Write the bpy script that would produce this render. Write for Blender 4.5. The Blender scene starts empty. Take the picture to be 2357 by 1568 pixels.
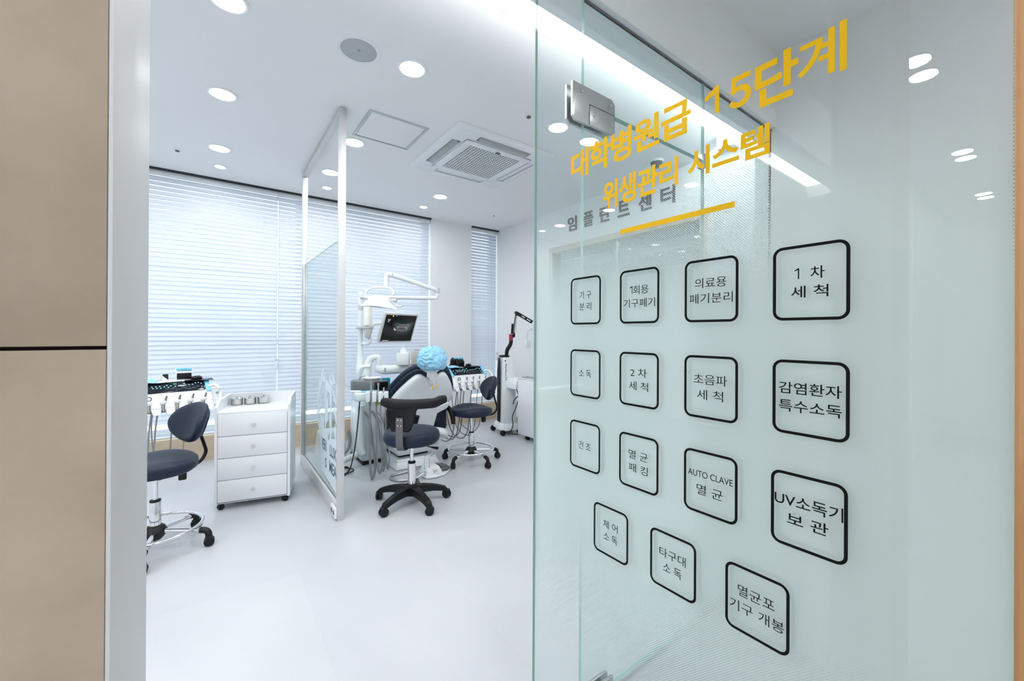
import bpy, bmesh, math, random
from mathutils import Vector, Matrix
R = math.radians
SC = bpy.context.scene
COL = SC.collection

# ------------------------------------------------------------------ camera
yaw, pitch, roll = R(36.33), R(0.11), R(0.29)
fw = Vector((math.sin(yaw)*math.cos(pitch), math.cos(yaw)*math.cos(pitch), math.sin(pitch)))
rt = Vector((math.cos(yaw), -math.sin(yaw), 0)); up = rt.cross(fw)
rt2 = rt*math.cos(roll) + up*math.sin(roll); up2 = -rt*math.sin(roll) + up*math.cos(roll)
cam = bpy.data.cameras.new('camera'); cam.sensor_width = 36; cam.lens = 933/2357*36
cam.shift_y = -19/2357; cam.clip_start = 0.01
co = bpy.data.objects.new('camera', cam); COL.objects.link(co)
M = Matrix((rt2, up2, -fw)).transposed().to_4x4(); M.translation = Vector((0, 0, 1.3))
co.matrix_world = M; SC.camera = co

# ------------------------------------------------------------------ world, exposure
W = bpy.data.worlds.new('daylight'); SC.world = W; W.use_nodes = True
nt = W.node_tree; bgn = nt.nodes['Background']
tc = nt.nodes.new('ShaderNodeTexCoord'); sp = nt.nodes.new('ShaderNodeSeparateXYZ'); cr = nt.nodes.new('ShaderNodeValToRGB')
nt.links.new(tc.outputs['Generated'], sp.inputs[0]); nt.links.new(sp.outputs['Z'], cr.inputs[0]); nt.links.new(cr.outputs[0], bgn.inputs[0])
cr.color_ramp.elements[0].position = 0.0; cr.color_ramp.elements[0].color = (0.68, 0.75, 0.82, 1)
cr.color_ramp.elements[1].position = 0.35; cr.color_ramp.elements[1].color = (0.84, 0.92, 1.0, 1)
bgn.inputs[1].default_value = 2.7
SC.view_settings.view_transform = 'Standard'; SC.view_settings.look = 'None'
SC.view_settings.gamma = 1; SC.view_settings.use_curve_mapping = False
SC.view_settings.exposure = 0.06
SC.cycles.transparent_max_bounces = 24; SC.cycles.max_bounces = 10; SC.cycles.diffuse_bounces = 6
SC.cycles.sample_clamp_indirect = 6; SC.cycles.caustics_reflective = False; SC.cycles.caustics_refractive = False

DISC = 104.0      # radiance of the downlight diffusers
STRIP = 12.5      # radiance of the long light strip
HALL = 215.0      # radiance of the corridor downlights

# ------------------------------------------------------------------ materials
MATS = {}
def mat(name, col, rough=0.5, metal=0.0, var=0.03, scale=6, bump=0.0, emis=0, coat=0.0, spec=0.5):
    if name in MATS: return MATS[name]
    m = bpy.data.materials.new(name); m.use_nodes = True; MATS[name] = m
    n = m.node_tree; b = n.nodes['Principled BSDF']
    b.inputs['Roughness'].default_value = rough; b.inputs['Metallic'].default_value = metal
    b.inputs['Coat Weight'].default_value = coat; b.inputs['Specular IOR Level'].default_value = spec
    t = n.nodes.new('ShaderNodeTexCoord'); no = n.nodes.new('ShaderNodeTexNoise'); r = n.nodes.new('ShaderNodeValToRGB')
    no.inputs['Scale'].default_value = scale; no.inputs['Detail'].default_value = 4
    n.links.new(t.outputs['Object'], no.inputs['Vector']); n.links.new(no.outputs[0], r.inputs[0])
    r.color_ramp.elements[0].position = .3; r.color_ramp.elements[1].position = .7
    r.color_ramp.elements[0].color = [max(0, c*(1-var)) for c in col] + [1]
    r.color_ramp.elements[1].color = [min(1, c*(1+var)) for c in col] + [1]
    n.links.new(r.outputs[0], b.inputs['Base Color'])
    if bump:
        bp = n.nodes.new('ShaderNodeBump'); bp.inputs['Strength'].default_value = bump; bp.inputs['Distance'].default_value = .01
        n2 = n.nodes.new('ShaderNodeTexNoise'); n2.inputs['Scale'].default_value = scale*12
        n.links.new(t.outputs['Object'], n2.inputs['Vector'])
        n.links.new(n2.outputs[0], bp.inputs['Height']); n.links.new(bp.outputs[0], b.inputs['Normal'])
    if emis:
        b.inputs['Emission Color'].default_value = list(col) + [1]; b.inputs['Emission Strength'].default_value = emis
    return m
def emit(name, col, s):
    m = bpy.data.materials.new(name); m.use_nodes = True; MATS[name] = m
    n = m.node_tree; n.nodes.clear()
    e = n.nodes.new('ShaderNodeEmission'); o = n.nodes.new('ShaderNodeOutputMaterial')
    e.inputs[0].default_value = list(col) + [1]; e.inputs[1].default_value = s
    n.links.new(e.outputs[0], o.inputs[0]); return m

ceil_m = mat('ceiling_paint', (.86, .87, .88), .7, var=.01, scale=.7)
wall_m = mat('white_wall_paint', (.84, .855, .865), .6, var=.012, scale=1.2)
gloss_white = mat('glossy_white_panel', (.66, .69, .72), .5, var=.02, scale=1.5)
white_pl = mat('white_plastic', (.80, .83, .85), .28, var=.01)
white_pl2 = mat('warm_white_plastic', (.76, .76, .73), .35, var=.01)
grey_pl = mat('pale_grey_plastic', (.55, .57, .58), .35, var=.02)
ivory = mat('ivory_plastic', (.75, .74, .66), .4, var=.01)
lam_w = mat('white_laminate', (.80, .82, .85), .25, var=.01)
gap_m = mat('painted_gap_shade', (.03, .03, .035), .8)  # near-black colour standing for the shade inside narrow gaps
steel = mat('brushed_steel', (.56, .56, .55), .32, 1.0, var=.06, scale=30)
dsteel = mat('dark_steel', (.20, .20, .19), .35, 1.0, var=.1, scale=30)
alu = mat('satin_aluminium', (.62, .63, .63), .45, .35, var=.03, scale=8)
chrome = mat('chrome', (.80, .81, .83), .09, 1.0, var=.01)
navy = mat('navy_leather', (.007, .014, .034), .48, var=.12, scale=8, bump=.06, spec=.35)
black_pl = mat('black_plastic', (.007, .007, .008), .42, var=.1, scale=20, spec=.3)
black_lt = mat('black_leather', (.007, .0065, .008), .5, var=.1, scale=20, bump=.05, spec=.3)
dk_grey = mat('dark_grey_metal', (.13, .13, .14), .45, .4, var=.05)
hose_g = mat('grey_rubber_hose', (.22, .23, .24), .45, var=.05)
hose_w = mat('white_hose', (.72, .75, .76), .4)
cable_b = mat('black_cable', (.01, .01, .012), .5)
cable_g = mat('grey_cable', (.35, .38, .40), .5)
cap_blue = mat('blue_nonwoven', (.30, .60, .80), .8, var=.10, scale=9)
film_blue = mat('blue_barrier_film', (.20, .58, .86), .35, var=.15, scale=20)
teal = mat('teal_plastic', (.02, .32, .46), .2, var=.1)
yellow = mat('yellow_vinyl', (.76, .44, .003), .6, var=.02, spec=.2)
yel2 = mat('lime_plastic', (.72, .75, .05), .4)
ink = mat('black_vinyl', (.006, .006, .006), .7, var=.05, spec=.1)
sign_black = mat('black_sign_lettering', (.02, .02, .022), .5)
red_pl = mat('red_grip', (.35, .02, .04), .4)
wood_light = mat('pale_oak', (.62, .52, .42), .5, var=.05, scale=4)
tissue_m = mat('tissue_paper', (.86, .87, .88), .9)
beige_pl = mat('beige_carton', (.52, .48, .44), .5)
emi = emit('lamp_diffuser', (1, 1, 1), DISC)
emi_h = emit('corridor_lamp_diffuser', (.98, .99, 1), HALL)
emi_s = emit('strip_diffuser', (1, 1, 1), STRIP)
btn_m = emit('lit_button', (.45, .9, 1), 1.1)
grn_m = emit('green_digits', (.1, 1, .35), 1.3)
scr_w = emit('screen_white', (.8, .85, .85), .7)

def mk_floor():
    m = bpy.data.materials.new('pale_vinyl_tile'); m.use_nodes = True; n = m.node_tree; b = n.nodes['Principled BSDF']
    t = n.nodes.new('ShaderNodeTexCoord'); mp = n.nodes.new('ShaderNodeMapping'); br = n.nodes.new('ShaderNodeTexBrick')
    mp.inputs['Rotation'].default_value = (0, 0, R(90)); mp.inputs['Location'].default_value = (.15, .24, 0)
    n.links.new(t.outputs['Object'], mp.inputs[0]); n.links.new(mp.outputs[0], br.inputs['Vector'])
    br.inputs['Scale'].default_value = 1.0; br.inputs['Brick Width'].default_value = .92; br.inputs['Row Height'].default_value = .62
    br.inputs['Mortar Size'].default_value = .0012; br.inputs['Mortar Smooth'].default_value = .2
    br.inputs['Color1'].default_value = (.54, .555, .58, 1); br.inputs['Color2'].default_value = (.525, .54, .57, 1); br.inputs['Mortar'].default_value = (.50, .515, .52, 1)
    no = n.nodes.new('ShaderNodeTexNoise'); no.inputs['Scale'].default_value = 1.3; no.inputs['Detail'].default_value = 3
    n.links.new(t.outputs['Object'], no.inputs['Vector'])
    mx = n.nodes.new('ShaderNodeMix'); mx.data_type = 'RGBA'; mx.blend_type = 'MULTIPLY'; mx.inputs['Factor'].default_value = .5
    r = n.nodes.new('ShaderNodeValToRGB'); r.color_ramp.elements[0].color = (.74, .76, .79, 1); r.color_ramp.elements[1].color = (1, 1, 1, 1)
    r.color_ramp.elements[0].position = .1; r.color_ramp.elements[1].position = .9; r.color_ramp.interpolation = 'EASE'
    n.links.new(no.outputs[0], r.inputs[0]); n.links.new(br.outputs[0], mx.inputs['A']); n.links.new(r.outputs[0], mx.inputs['B'])
    n.links.new(mx.outputs['Result'], b.inputs['Base Color'])
    r2 = n.nodes.new('ShaderNodeMapRange'); r2.inputs['To Min'].default_value = .30; r2.inputs['To Max'].default_value = .44
    n.links.new(no.outputs[0], r2.inputs[0]); n.links.new(r2.outputs[0], b.inputs['Roughness'])
    return m
floor_m = mk_floor()
def mk_plaster():
    m = bpy.data.materials.new('beige_porcelain_panel'); m.use_nodes = True; n = m.node_tree; b = n.nodes['Principled BSDF']
    t = n.nodes.new('ShaderNodeTexCoord'); no = n.nodes.new('ShaderNodeTexNoise'); no.inputs['Scale'].default_value = 7.5
    no.inputs['Detail'].default_value = 7; no.inputs['Roughness'].default_value = .6
    n.links.new(t.outputs['Object'], no.inputs['Vector'])
    r = n.nodes.new('ShaderNodeValToRGB'); r.color_ramp.elements[0].position = .3; r.color_ramp.elements[1].position = .72
    r.color_ramp.elements[0].color = (.36, .30, .225, 1); r.color_ramp.elements[1].color = (.50, .425, .33, 1)
    n.links.new(no.outputs[0], r.inputs[0]); n.links.new(r.outputs[0], b.inputs['Base Color']); b.inputs['Roughness'].default_value = .55
    return m
plaster = mk_plaster()
def mk_wood(name, c1, c2, ax):
    m = bpy.data.materials.new(name); m.use_nodes = True; n = m.node_tree; b = n.nodes['Principled BSDF']
    t = n.nodes.new('ShaderNodeTexCoord'); mp = n.nodes.new('ShaderNodeMapping'); mp.inputs['Scale'].default_value = ax
    no = n.nodes.new('ShaderNodeTexNoise'); no.inputs['Scale'].default_value = 3; no.inputs['Detail'].default_value = 6; no.inputs['Distortion'].default_value = .8
    n.links.new(t.outputs['Object'], mp.inputs[0]); n.links.new(mp.outputs[0], no.inputs['Vector'])
    r = n.nodes.new('ShaderNodeValToRGB'); r.color_ramp.elements[0].position = .1; r.color_ramp.elements[1].position = .9; r.color_ramp.interpolation = 'EASE'
    r.color_ramp.elements[0].color = c1 + (1,); r.color_ramp.elements[1].color = c2 + (1,)
    n.links.new(no.outputs[0], r.inputs[0]); n.links.new(r.outputs[0], b.inputs['Base Color']); b.inputs['Roughness'].default_value = .5
    return m
wood_o = mk_wood('orange_oak', (.50, .25, .10), (.62, .34, .16), (6, 6, .7))
wood_b = mk_wood('beige_wood_plinth', (.50, .40, .29), (.60, .49, .36), (.7, 6, 6))

def mk_glass(name, tint, refl=1.0):
    m = bpy.data.materials.new(name); m.use_nodes = True; n = m.node_tree; n.nodes.clear()
    o = n.nodes.new('ShaderNodeOutputMaterial'); mx = n.nodes.new('ShaderNodeMixShader')
    tr = n.nodes.new('ShaderNodeBsdfTransparent'); gl = n.nodes.new('ShaderNodeBsdfGlossy'); fr = n.nodes.new('ShaderNodeFresnel')
    no = n.nodes.new('ShaderNodeTexNoise'); no.inputs['Scale'].default_value = 2
    fr.inputs['IOR'].default_value = 1.5; gl.inputs['Roughness'].default_value = 0.0
    # fresnel must see the front side on both faces of the slab
    geo = n.nodes.new('ShaderNodeNewGeometry'); vm = n.nodes.new('ShaderNodeVectorMath'); vm.operation = 'DOT_PRODUCT'
    n.links.new(geo.outputs['Incoming'], vm.inputs[0]); n.links.new(geo.outputs['Normal'], vm.inputs[1])
    ab = n.nodes.new('ShaderNodeMath'); ab.operation = 'ABSOLUTE'; n.links.new(vm.outputs['Value'], ab.inputs[0])
    # Schlick: F = .04 + .96*(1-c)^5
    s1 = n.nodes.new('ShaderNodeMath'); s1.operation = 'SUBTRACT'; s1.inputs[0].default_value = 1; n.links.new(ab.outputs[0], s1.inputs[1])
    s2 = n.nodes.new('ShaderNodeMath'); s2.operation = 'POWER'; s2.inputs[1].default_value = 5; n.links.new(s1.outputs[0], s2.inputs[0])
    s3 = n.nodes.new('ShaderNodeMath'); s3.operation = 'MULTIPLY_ADD'; s3.inputs[1].default_value = .96*refl; s3.inputs[2].default_value = .04*refl
    n.links.new(s2.outputs[0], s3.inputs[0])
    tr.inputs[0].default_value = tint + (1,)
    n.links.new(s3.outputs[0], mx.inputs[0]); n.links.new(tr.outputs[0], mx.inputs[1]); n.links.new(gl.outputs[0], mx.inputs[2])
    n.links.new(mx.outputs[0], o.inputs[0]); n.nodes.remove(fr); n.nodes.remove(no)
    return m
glass_m = mk_glass('clear_glass', (.985, .995, .992))
glass_g = mk_glass('greenish_glass', (.955, .988, .984))
glass_p = mk_glass('partition_glass', (.915, .97, .96))
glass_w = mk_glass('window_glass', (.97, .985, .99), .6)
edge_g = mat('green_glass_edge', (.34, .56, .49), .15, var=.1, scale=3)

def mk_film():
    """Frosted film: solid in the middle band, dissolving into a dot screen towards top and bottom."""
    m = bpy.data.materials.new('frosted_dot_film'); m.use_nodes = True; n = m.node_tree; n.nodes.clear()
    L = n.links.new
    o = n.nodes.new('ShaderNodeOutputMaterial'); mx = n.nodes.new('ShaderNodeMixShader'); tr = n.nodes.new('ShaderNodeBsdfTransparent')
    df = n.nodes.new('ShaderNodeBsdfDiffuse'); tl = n.nodes.new('ShaderNodeBsdfTranslucent'); m2 = n.nodes.new('ShaderNodeMixShader')
    df.inputs[0].default_value = (.90, .925, .91, 1); tl.inputs[0].default_value = (.90, .93, .915, 1); m2.inputs[0].default_value = .55
    L(df.outputs[0], m2.inputs[1]); L(tl.outputs[0], m2.inputs[2])
    t = n.nodes.new('ShaderNodeTexCoord'); s = n.nodes.new('ShaderNodeSeparateXYZ'); L(t.outputs['Object'], s.inputs[0])
    def mth(op, a, b=None, c=None):
        q = n.nodes.new('ShaderNodeMath'); q.operation = op
        for i, v in enumerate((a, b, c)):
            if v is None: continue
            if isinstance(v, (int, float)): q.inputs[i].default_value = v
            else: L(v, q.inputs[i])
        return q.outputs[0]
    k = 2*math.pi/.0056
    ca = mth('COSINE', mth('MULTIPLY', mth('ADD', s.outputs['Y'], s.outputs['Z']), k/1.0))
    cb = mth('COSINE', mth('MULTIPLY', mth('SUBTRACT', s.outputs['Y'], s.outputs['Z']), k/1.0))
    pat = mth('MULTIPLY', mth('ADD', ca, cb), .5)
    top = n.nodes.new('ShaderNodeMapRange'); L(s.outputs['Z'], top.inputs[0])
    top.inputs['From Min'].default_value = 1.36; top.inputs['From Max'].default_value = 1.72; top.inputs['To Min'].default_value = -1.05; top.inputs['To Max'].default_value = 1.0
    bot = n.nodes.new('ShaderNodeMapRange'); L(s.outputs['Z'], bot.inputs[0])
    bot.inputs['From Min'].default_value = .80; bot.inputs['From Max'].default_value = .40; bot.inputs['To Min'].default_value = -1.05; bot.inputs['To Max'].default_value = .75
    th = mth('MAXIMUM', top.outputs[0], bot.outputs[0])
    mask = mth('GREATER_THAN', pat, th)
    mask = mth('MULTIPLY', mask, .93)
    L(mask, mx.inputs[0]); L(tr.outputs[0], mx.inputs[1]); L(m2.outputs[0], mx.inputs[2]); L(mx.outputs[0], o.inputs[0])
    return m
film_m = mk_film()
def mk_frost(name, col, dens):
    m = bpy.data.materials.new(name); m.use_nodes = True; n = m.node_tree; n.nodes.clear()
    o = n.nodes.new('ShaderNodeOutputMaterial'); mx = n.nodes.new('ShaderNodeMixShader'); tr = n.nodes.new('ShaderNodeBsdfTransparent')
    df = n.nodes.new('ShaderNodeBsdfDiffuse'); tl = n.nodes.new('ShaderNodeBsdfTranslucent'); m2 = n.nodes.new('ShaderNodeMixShader')
    df.inputs[0].default_value = col + (1,); tl.inputs[0].default_value = col + (1,); m2.inputs[0].default_value = .5; mx.inputs[0].default_value = dens
    n.links.new(df.outputs[0], m2.inputs[1]); n.links.new(tl.outputs[0], m2.inputs[2])
    n.links.new(tr.outputs[0], mx.inputs[1]); n.links.new(m2.outputs[0], mx.inputs[2]); n.links.new(mx.outputs[0], o.inputs[0])
    return m
frost_m = mk_frost('frosted_emblem_film', (.88, .93, .98), .92)
clear_pl = mk_frost('clear_plastic', (.75, .82, .86), .45)
teal_cl = mk_frost('clear_teal_plastic', (.03, .42, .58), .7)
def mk_slat():
    m = bpy.data.materials.new('white_blind_slat'); m.use_nodes = True; n = m.node_tree; n.nodes.clear()
    o = n.nodes.new('ShaderNodeOutputMaterial'); m2 = n.nodes.new('ShaderNodeMixShader')
    df = n.nodes.new('ShaderNodeBsdfDiffuse'); tl = n.nodes.new('ShaderNodeBsdfTranslucent')
    no = n.nodes.new('ShaderNodeTexNoise'); t = n.nodes.new('ShaderNodeTexCoord'); r = n.nodes.new('ShaderNodeValToRGB')
    n.links.new(t.outputs['Object'], no.inputs['Vector']); no.inputs['Scale'].default_value = 3
    r.color_ramp.elements[0].color = (.76, .79, .83, 1); r.color_ramp.elements[1].color = (.79, .82, .86, 1)
    n.links.new(no.outputs[0], r.inputs[0]); n.links.new(r.outputs[0], df.inputs[0])
    tl.inputs[0].default_value = (.78, .86, .95, 1); m2.inputs[0].default_value = .21
    n.links.new(df.outputs[0], m2.inputs[1]); n.links.new(tl.outputs[0], m2.inputs[2]); n.links.new(m2.outputs[0], o.inputs[0])
    return m
slat_m = mk_slat()

# ------------------------------------------------------------------ mesh helpers
class MB:
    def __init__(s): s.bm = bmesh.new()
    def _xf(s, vs, M):
        if M is not None:
            for v in vs: v.co = M @ v.co
    def box(s, x0, x1, y0, y1, z0, z1, bev=0, M=None, seg=2):
        if x0 > x1: x0, x1 = x1, x0
        if y0 > y1: y0, y1 = y1, y0
        if z0 > z1: z0, z1 = z1, z0
        vs = [s.bm.verts.new(p) for p in ((x0,y0,z0),(x1,y0,z0),(x1,y1,z0),(x0,y1,z0),(x0,y0,z1),(x1,y0,z1),(x1,y1,z1),(x0,y1,z1))]
        fs = [s.bm.faces.new([vs[i] for i in f]) for f in ((3,2,1,0),(4,5,6,7),(0,1,5,4),(1,2,6,5),(2,3,7,6),(3,0,4,7))]
        allv = vs
        if bev:
            es = list({e for f in fs for e in f.edges})
            r = bmesh.ops.bevel(s.bm, geom=es, offset=bev, segments=seg, profile=.5, affect='EDGES')
            allv = list({v for f in r['faces'] for v in f.verts} | {v for v in vs if v.is_valid})
        s._xf(allv, M); return s
    def taper(s, lo, hi, z0, z1, bev=0, M=None, seg=2):
        """box whose bottom rect lo=(x0,x1,y0,y1) and top rect hi differ"""
        a, b = lo, hi
        vs = [s.bm.verts.new(p) for p in ((a[0],a[2],z0),(a[1],a[2],z0),(a[1],a[3],z0),(a[0],a[3],z0),(b[0],b[2],z1),(b[1],b[2],z1),(b[1],b[3],z1),(b[0],b[3],z1))]
        fs = [s.bm.faces.new([vs[i] for i in f]) for f in ((3,2,1,0),(4,5,6,7),(0,1,5,4),(1,2,6,5),(2,3,7,6),(3,0,4,7))]
        allv = vs
        if bev:
            es = list({e for f in fs for e in f.edges})
            r = bmesh.ops.bevel(s.bm, geom=es, offset=bev, segments=seg, profile=.5, affect='EDGES')
            allv = list({v for f in r['faces'] for v in f.verts} | {v for v in vs if v.is_valid})
        s._xf(allv, M); return s
    def loft(s, rings, cap=True, M=None):
        rs = [[s.bm.verts.new(p) for p in r] for r in rings]
        n = len(rs[0])
        for a, b in zip(rs, rs[1:]):
            for i in range(n): s.bm.faces.new((a[i], a[(i+1) % n], b[(i+1) % n], b[i]))
        if cap:
            s.bm.faces.new(rs[0][::-1]); s.bm.faces.new(rs[-1])
        s._xf([v for r in rs for v in r], M); return s
    def prism(s, pts, t0, t1, bev=0, M=None, seg=2, axis='z'):
        """closed 2D outline extruded t0..t1 along local z (axis map: z->(x,y,z), y->(x,t,y), x->(t,x,y))"""
        def mp(p, t): return {'z': (p[0], p[1], t), 'y': (p[0], t, p[1]), 'x': (t, p[0], p[1])}[axis]
        a = [s.bm.verts.new(mp(p, t0)) for p in pts]; b = [s.bm.verts.new(mp(p, t1)) for p in pts]
        n = len(pts); fs = [s.bm.faces.new(a[::-1]), s.bm.faces.new(b)]
        caps = list(fs)
        for i in range(n): s.bm.faces.new((a[i], a[(i+1) % n], b[(i+1) % n], b[i]))
        allv = a + b
        if bev:
            es = list({e for f in caps for e in f.edges})
            r = bmesh.ops.bevel(s.bm, geom=es, offset=bev, segments=seg, profile=.5, affect='EDGES')
            allv = list({v for f in r['faces'] for v in f.verts} | {v for v in allv if v.is_valid})
        s._xf(allv, M); return s
    def lathe(s, prof, seg=24, M=None, cap=True):
        rings = [[(r*math.cos(2*math.pi*i/seg), r*math.sin(2*math.pi*i/seg), z) for i in range(seg)] for r, z in prof]
        return s.loft(rings, cap, M)
    def ell(s, c, r, M=None, seg=24, rings=14):
        pr = [(max(1e-4, math.sin(math.pi*i/rings)), -math.cos(math.pi*i/rings)) for i in range(rings+1)]
        T = Matrix.Translation(c) @ Matrix.Diagonal((r[0], r[1], r[2], 1))
        return s.lathe(pr, seg, (M @ T) if M is not None else T)
    def tube(s, pts, r, seg=10, smooth=4, flat=None, closed=False, M=None):
        P = [Vector(p) for p in pts]
        rr = r if isinstance(r, (list, tuple)) else [r]*len(P)
        if smooth > 1 and len(P) > 2:
            Q, q = [], []
            n = len(P); rng = range(n if closed else n-1)
            for i in rng:
                p0 = P[(i-1) % n] if closed or i > 0 else P[0]*2-P[1]
                p1 = P[i]; p2 = P[(i+1) % n]
                p3 = P[(i+2) % n] if closed or i+2 < n else P[-1]*2-P[-2]
                for k in range(smooth):
                    t = k/smooth
                    Q.append(.5*((2*p1)+(-p0+p2)*t+(2*p0-5*p1+4*p2-p3)*t*t+(-p0+3*p1-3*p2+p3)*t**3))
                    q.append(rr[i]*(1-t)+rr[(i+1) % n]*t)
            if not closed: Q.append(P[-1]); q.append(rr[-1])
            P, rr = Q, q
        n = len(P); rings = []; N = None
        for i in range(n):
            if closed: T = (P[(i+1) % n]-P[i-1]).normalized()
            else: T = (P[min(i+1, n-1)]-P[max(i-1, 0)]).normalized()
            if N is None:
                a = Vector((0, 0, 1)) if abs(T.z) < .9 else Vector((1, 0, 0))
                N = (a-T*a.dot(T)).normalized()
            else: N = (N-T*N.dot(T)).normalized()
            B = T.cross(N); fx = flat if flat else (1, 1)
            rings.append([P[i]+(N*math.cos(2*math.pi*k/seg)*fx[0]+B*math.sin(2*math.pi*k/seg)*fx[1])*rr[i] for k in range(seg)])
        if closed:
            rings.append(rings[0]); return s.loft(rings, False, M)
        return s.loft(rings, True, M)
    def ring(s, c, R_, r, seg=48, sub=10, M=None):
        pts = [(c[0]+R_*math.cos(2*math.pi*i/seg), c[1]+R_*math.sin(2*math.pi*i/seg), c[2]) for i in range(seg)]
        return s.tube(pts, r, sub, 1, closed=True, M=M)
    def bw(s, name, m, parent, root, ang=38):
        """world coordinates in, child of a thing standing at root.location (no rotation)"""
        for v in s.bm.verts: v.co -= Vector(root.location)
        return s.build(name, m, parent, ang)
    def build(s, name, m, parent=None, ang=38, loc=None, rot=None):
        bmesh.ops.remove_doubles(s.bm, verts=s.bm.verts, dist=1e-6)
        bmesh.ops.recalc_face_normals(s.bm, faces=s.bm.faces)
        me = bpy.data.meshes.new(name); s.bm.to_mesh(me); s.bm.free()
        me.shade_smooth(); me.set_sharp_from_angle(angle=R(ang))
        me.materials.append(m); o = bpy.data.objects.new(name, me); COL.objects.link(o)
        if parent: o.parent = parent
        if loc: o.location = loc
        if rot: o.rotation_euler = rot
        return o
def tag(o, label=None, cat=None, group=None, kind=None):
    if label: o['label'] = label
    if cat: o['category'] = cat
    if group: o['group'] = group
    if kind: o['kind'] = kind
    return o
def thing(name, label, cat, loc=(0, 0, 0), rz=0, group=None, kind=None):
    o = bpy.data.objects.new(name, None); COL.objects.link(o); o.location = loc; o.rotation_euler = (0, 0, rz); o.empty_display_size = .05
    return tag(o, label, cat, group, kind)
def dup(root, loc, rz=None, label=None):
    r = root.copy(); COL.objects.link(r); r.location = loc
    if rz is not None: r.rotation_euler = (0, 0, rz)
    if label: r['label'] = label
    for ch in list(root.children):
        c = ch.copy(); COL.objects.link(c); c.parent = r
        for g in ch.children:
            d = g.copy(); COL.objects.link(d); d.parent = c
    return r
def struct(name, x0, x1, y0, y1, z0, z1, m, label, cat, bev=0):
    o = MB().box(x0, x1, y0, y1, z0, z1, bev).build(name, m)
    return tag(o, label, cat, kind='structure')
def rrect(w, h, r, seg=6, cx=0, cy=0):
    p = []
    for sx, sy, a0 in ((1, 1, 0), (-1, 1, 90), (-1, -1, 180), (1, -1, 270)):
        for k in range(seg+1):
            a = R(a0+90*k/seg); p.append((cx+sx*(w/2-r)+r*math.cos(a), cy+sy*(h/2-r)+r*math.sin(a)))
    return p
def text_mesh(name, txt, m, parent, M, size, depth=.0004, bold=0.0, sx=1.0, width=None, spacing=1.0, hgt=None):
    """real lettering: glyph outlines turned into a mesh. Fitted to width / height when given. Origin = centre."""
    cu = bpy.data.curves.new(name, 'FONT'); cu.body = txt; cu.size = size; cu.extrude = depth/2; cu.offset = bold
    cu.space_character = spacing; cu.resolution_u = 6
    o = bpy.data.objects.new(name, cu); COL.objects.link(o)
    bpy.context.view_layer.update()
    me = bpy.data.meshes.new_from_object(o.evaluated_get(bpy.context.evaluated_depsgraph_get()))
    bpy.data.objects.remove(o); bpy.data.curves.remove(cu)
    xs = [v.co.x for v in me.vertices]; ys = [v.co.y for v in me.vertices]
    cx, cy = (min(xs)+max(xs))/2, (min(ys)+max(ys))/2
    fx = width/(max(xs)-min(xs)) if width else sx
    fy = hgt/(max(ys)-min(ys)) if hgt else 1
    for v in me.vertices: v.co = Vector(((v.co.x-cx)*fx, (v.co.y-cy)*fy, v.co.z))
    me.transform(M); me.name = name; me.materials.clear(); me.materials.append(m)
    ob = bpy.data.objects.new(name, me); COL.objects.link(ob)
    if parent: ob.parent = parent
    return ob

# ------------------------------------------------------------------ setting
CZ = 2.86
struct('floor', -6.2, 7.6, -1.7, 5.6, -.08, 0, floor_m, 'pale grey-white tiled floor running through the clinic', 'floor')
# ceiling in three slabs with the cove slot between them
cb = MB()
cb.box(-6.2, 3.55, -1.7, 1.483, CZ, 3.1)
cb.box(-6.2, 3.55, 2.16, 5.5, CZ, 3.1)
# curved cove lip from the flat ceiling up to the light strip
prof = []
for k in range(13):
    a = k/12
    prof.append((2.16-.42*a, CZ+.115*(a**1.8)))
prof = [(2.16, 3.1)] + prof + [(1.74, 3.1)]
cb.prism([(y, z) for y, z in prof], -6.2, 3.55, axis='x')
cb.box(-6.2, 3.55, 1.483, 1.74, 3.03, 3.1)
cb.box(-6.2, -3.75, 1.483, 1.74, CZ, 3.03); cb.box(3.42, 3.55, 1.483, 1.74, CZ, 3.03)
tag(cb.build('ceiling', ceil_m, ang=50), 'smooth white ceiling with a curved cove along the light strip', 'ceiling', kind='structure')
# window wall pieces
struct('wall_window', -4.0, 3.6, 5.2, 5.42, 0, .25, wall_m, 'white wall base under the windows', 'wall')
struct('wall_pier', 2.385, 3.03, 5.13, 5.42, .25, CZ, wall_m, 'plain white wall pier between the wide window and the narrow window', 'wall')
struct('wall_right', 3.5, 3.62, 3.94, 5.42, 0, CZ, wall_m, 'white right wall of the treatment room beyond the implant centre doorway', 'wall')
struct('wall_right_near', 3.5, 3.62, .98, 1.86, 0, CZ, wall_m, 'white right wall section near the glass front', 'wall')
struct('wall_over_doorway', 3.5, 3.62, 1.86, 3.94, 2.39, CZ, wall_m, 'white wall strip above the implant centre doorway', 'wall')
struct('wall_left', -4.12, -3.98, .9, 5.42, 0, CZ, wall_m, 'white far left wall of the treatment room', 'wall')
struct('wall_side', 2.52, 2.66, -1.7, .95, 0, CZ, wall_m, 'white side wall at the end of the corridor', 'wall')
struct('wall_return', 2.52, 3.62, .95, 1.06, 0, CZ, wall_m, 'white return wall beside the glass front', 'wall')
struct('wall_back', -6.2, 2.66, -1.82, -1.7, 0, CZ, wall_m, 'white corridor wall behind the viewpoint', 'wall')
struct('wall_corridor_end', -6.32, -6.2, -1.7, 1.06, 0, CZ, wall_m, 'white wall at the far left end of the corridor', 'wall')
struct('wall_leak_blocker', -6.2, -3.98, .95, 1.06, 0, CZ, wall_m, 'unseen white wall added left of the treatment room to block outside light', 'wall')  # added out of view to stop daylight leaking into the corridor
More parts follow.
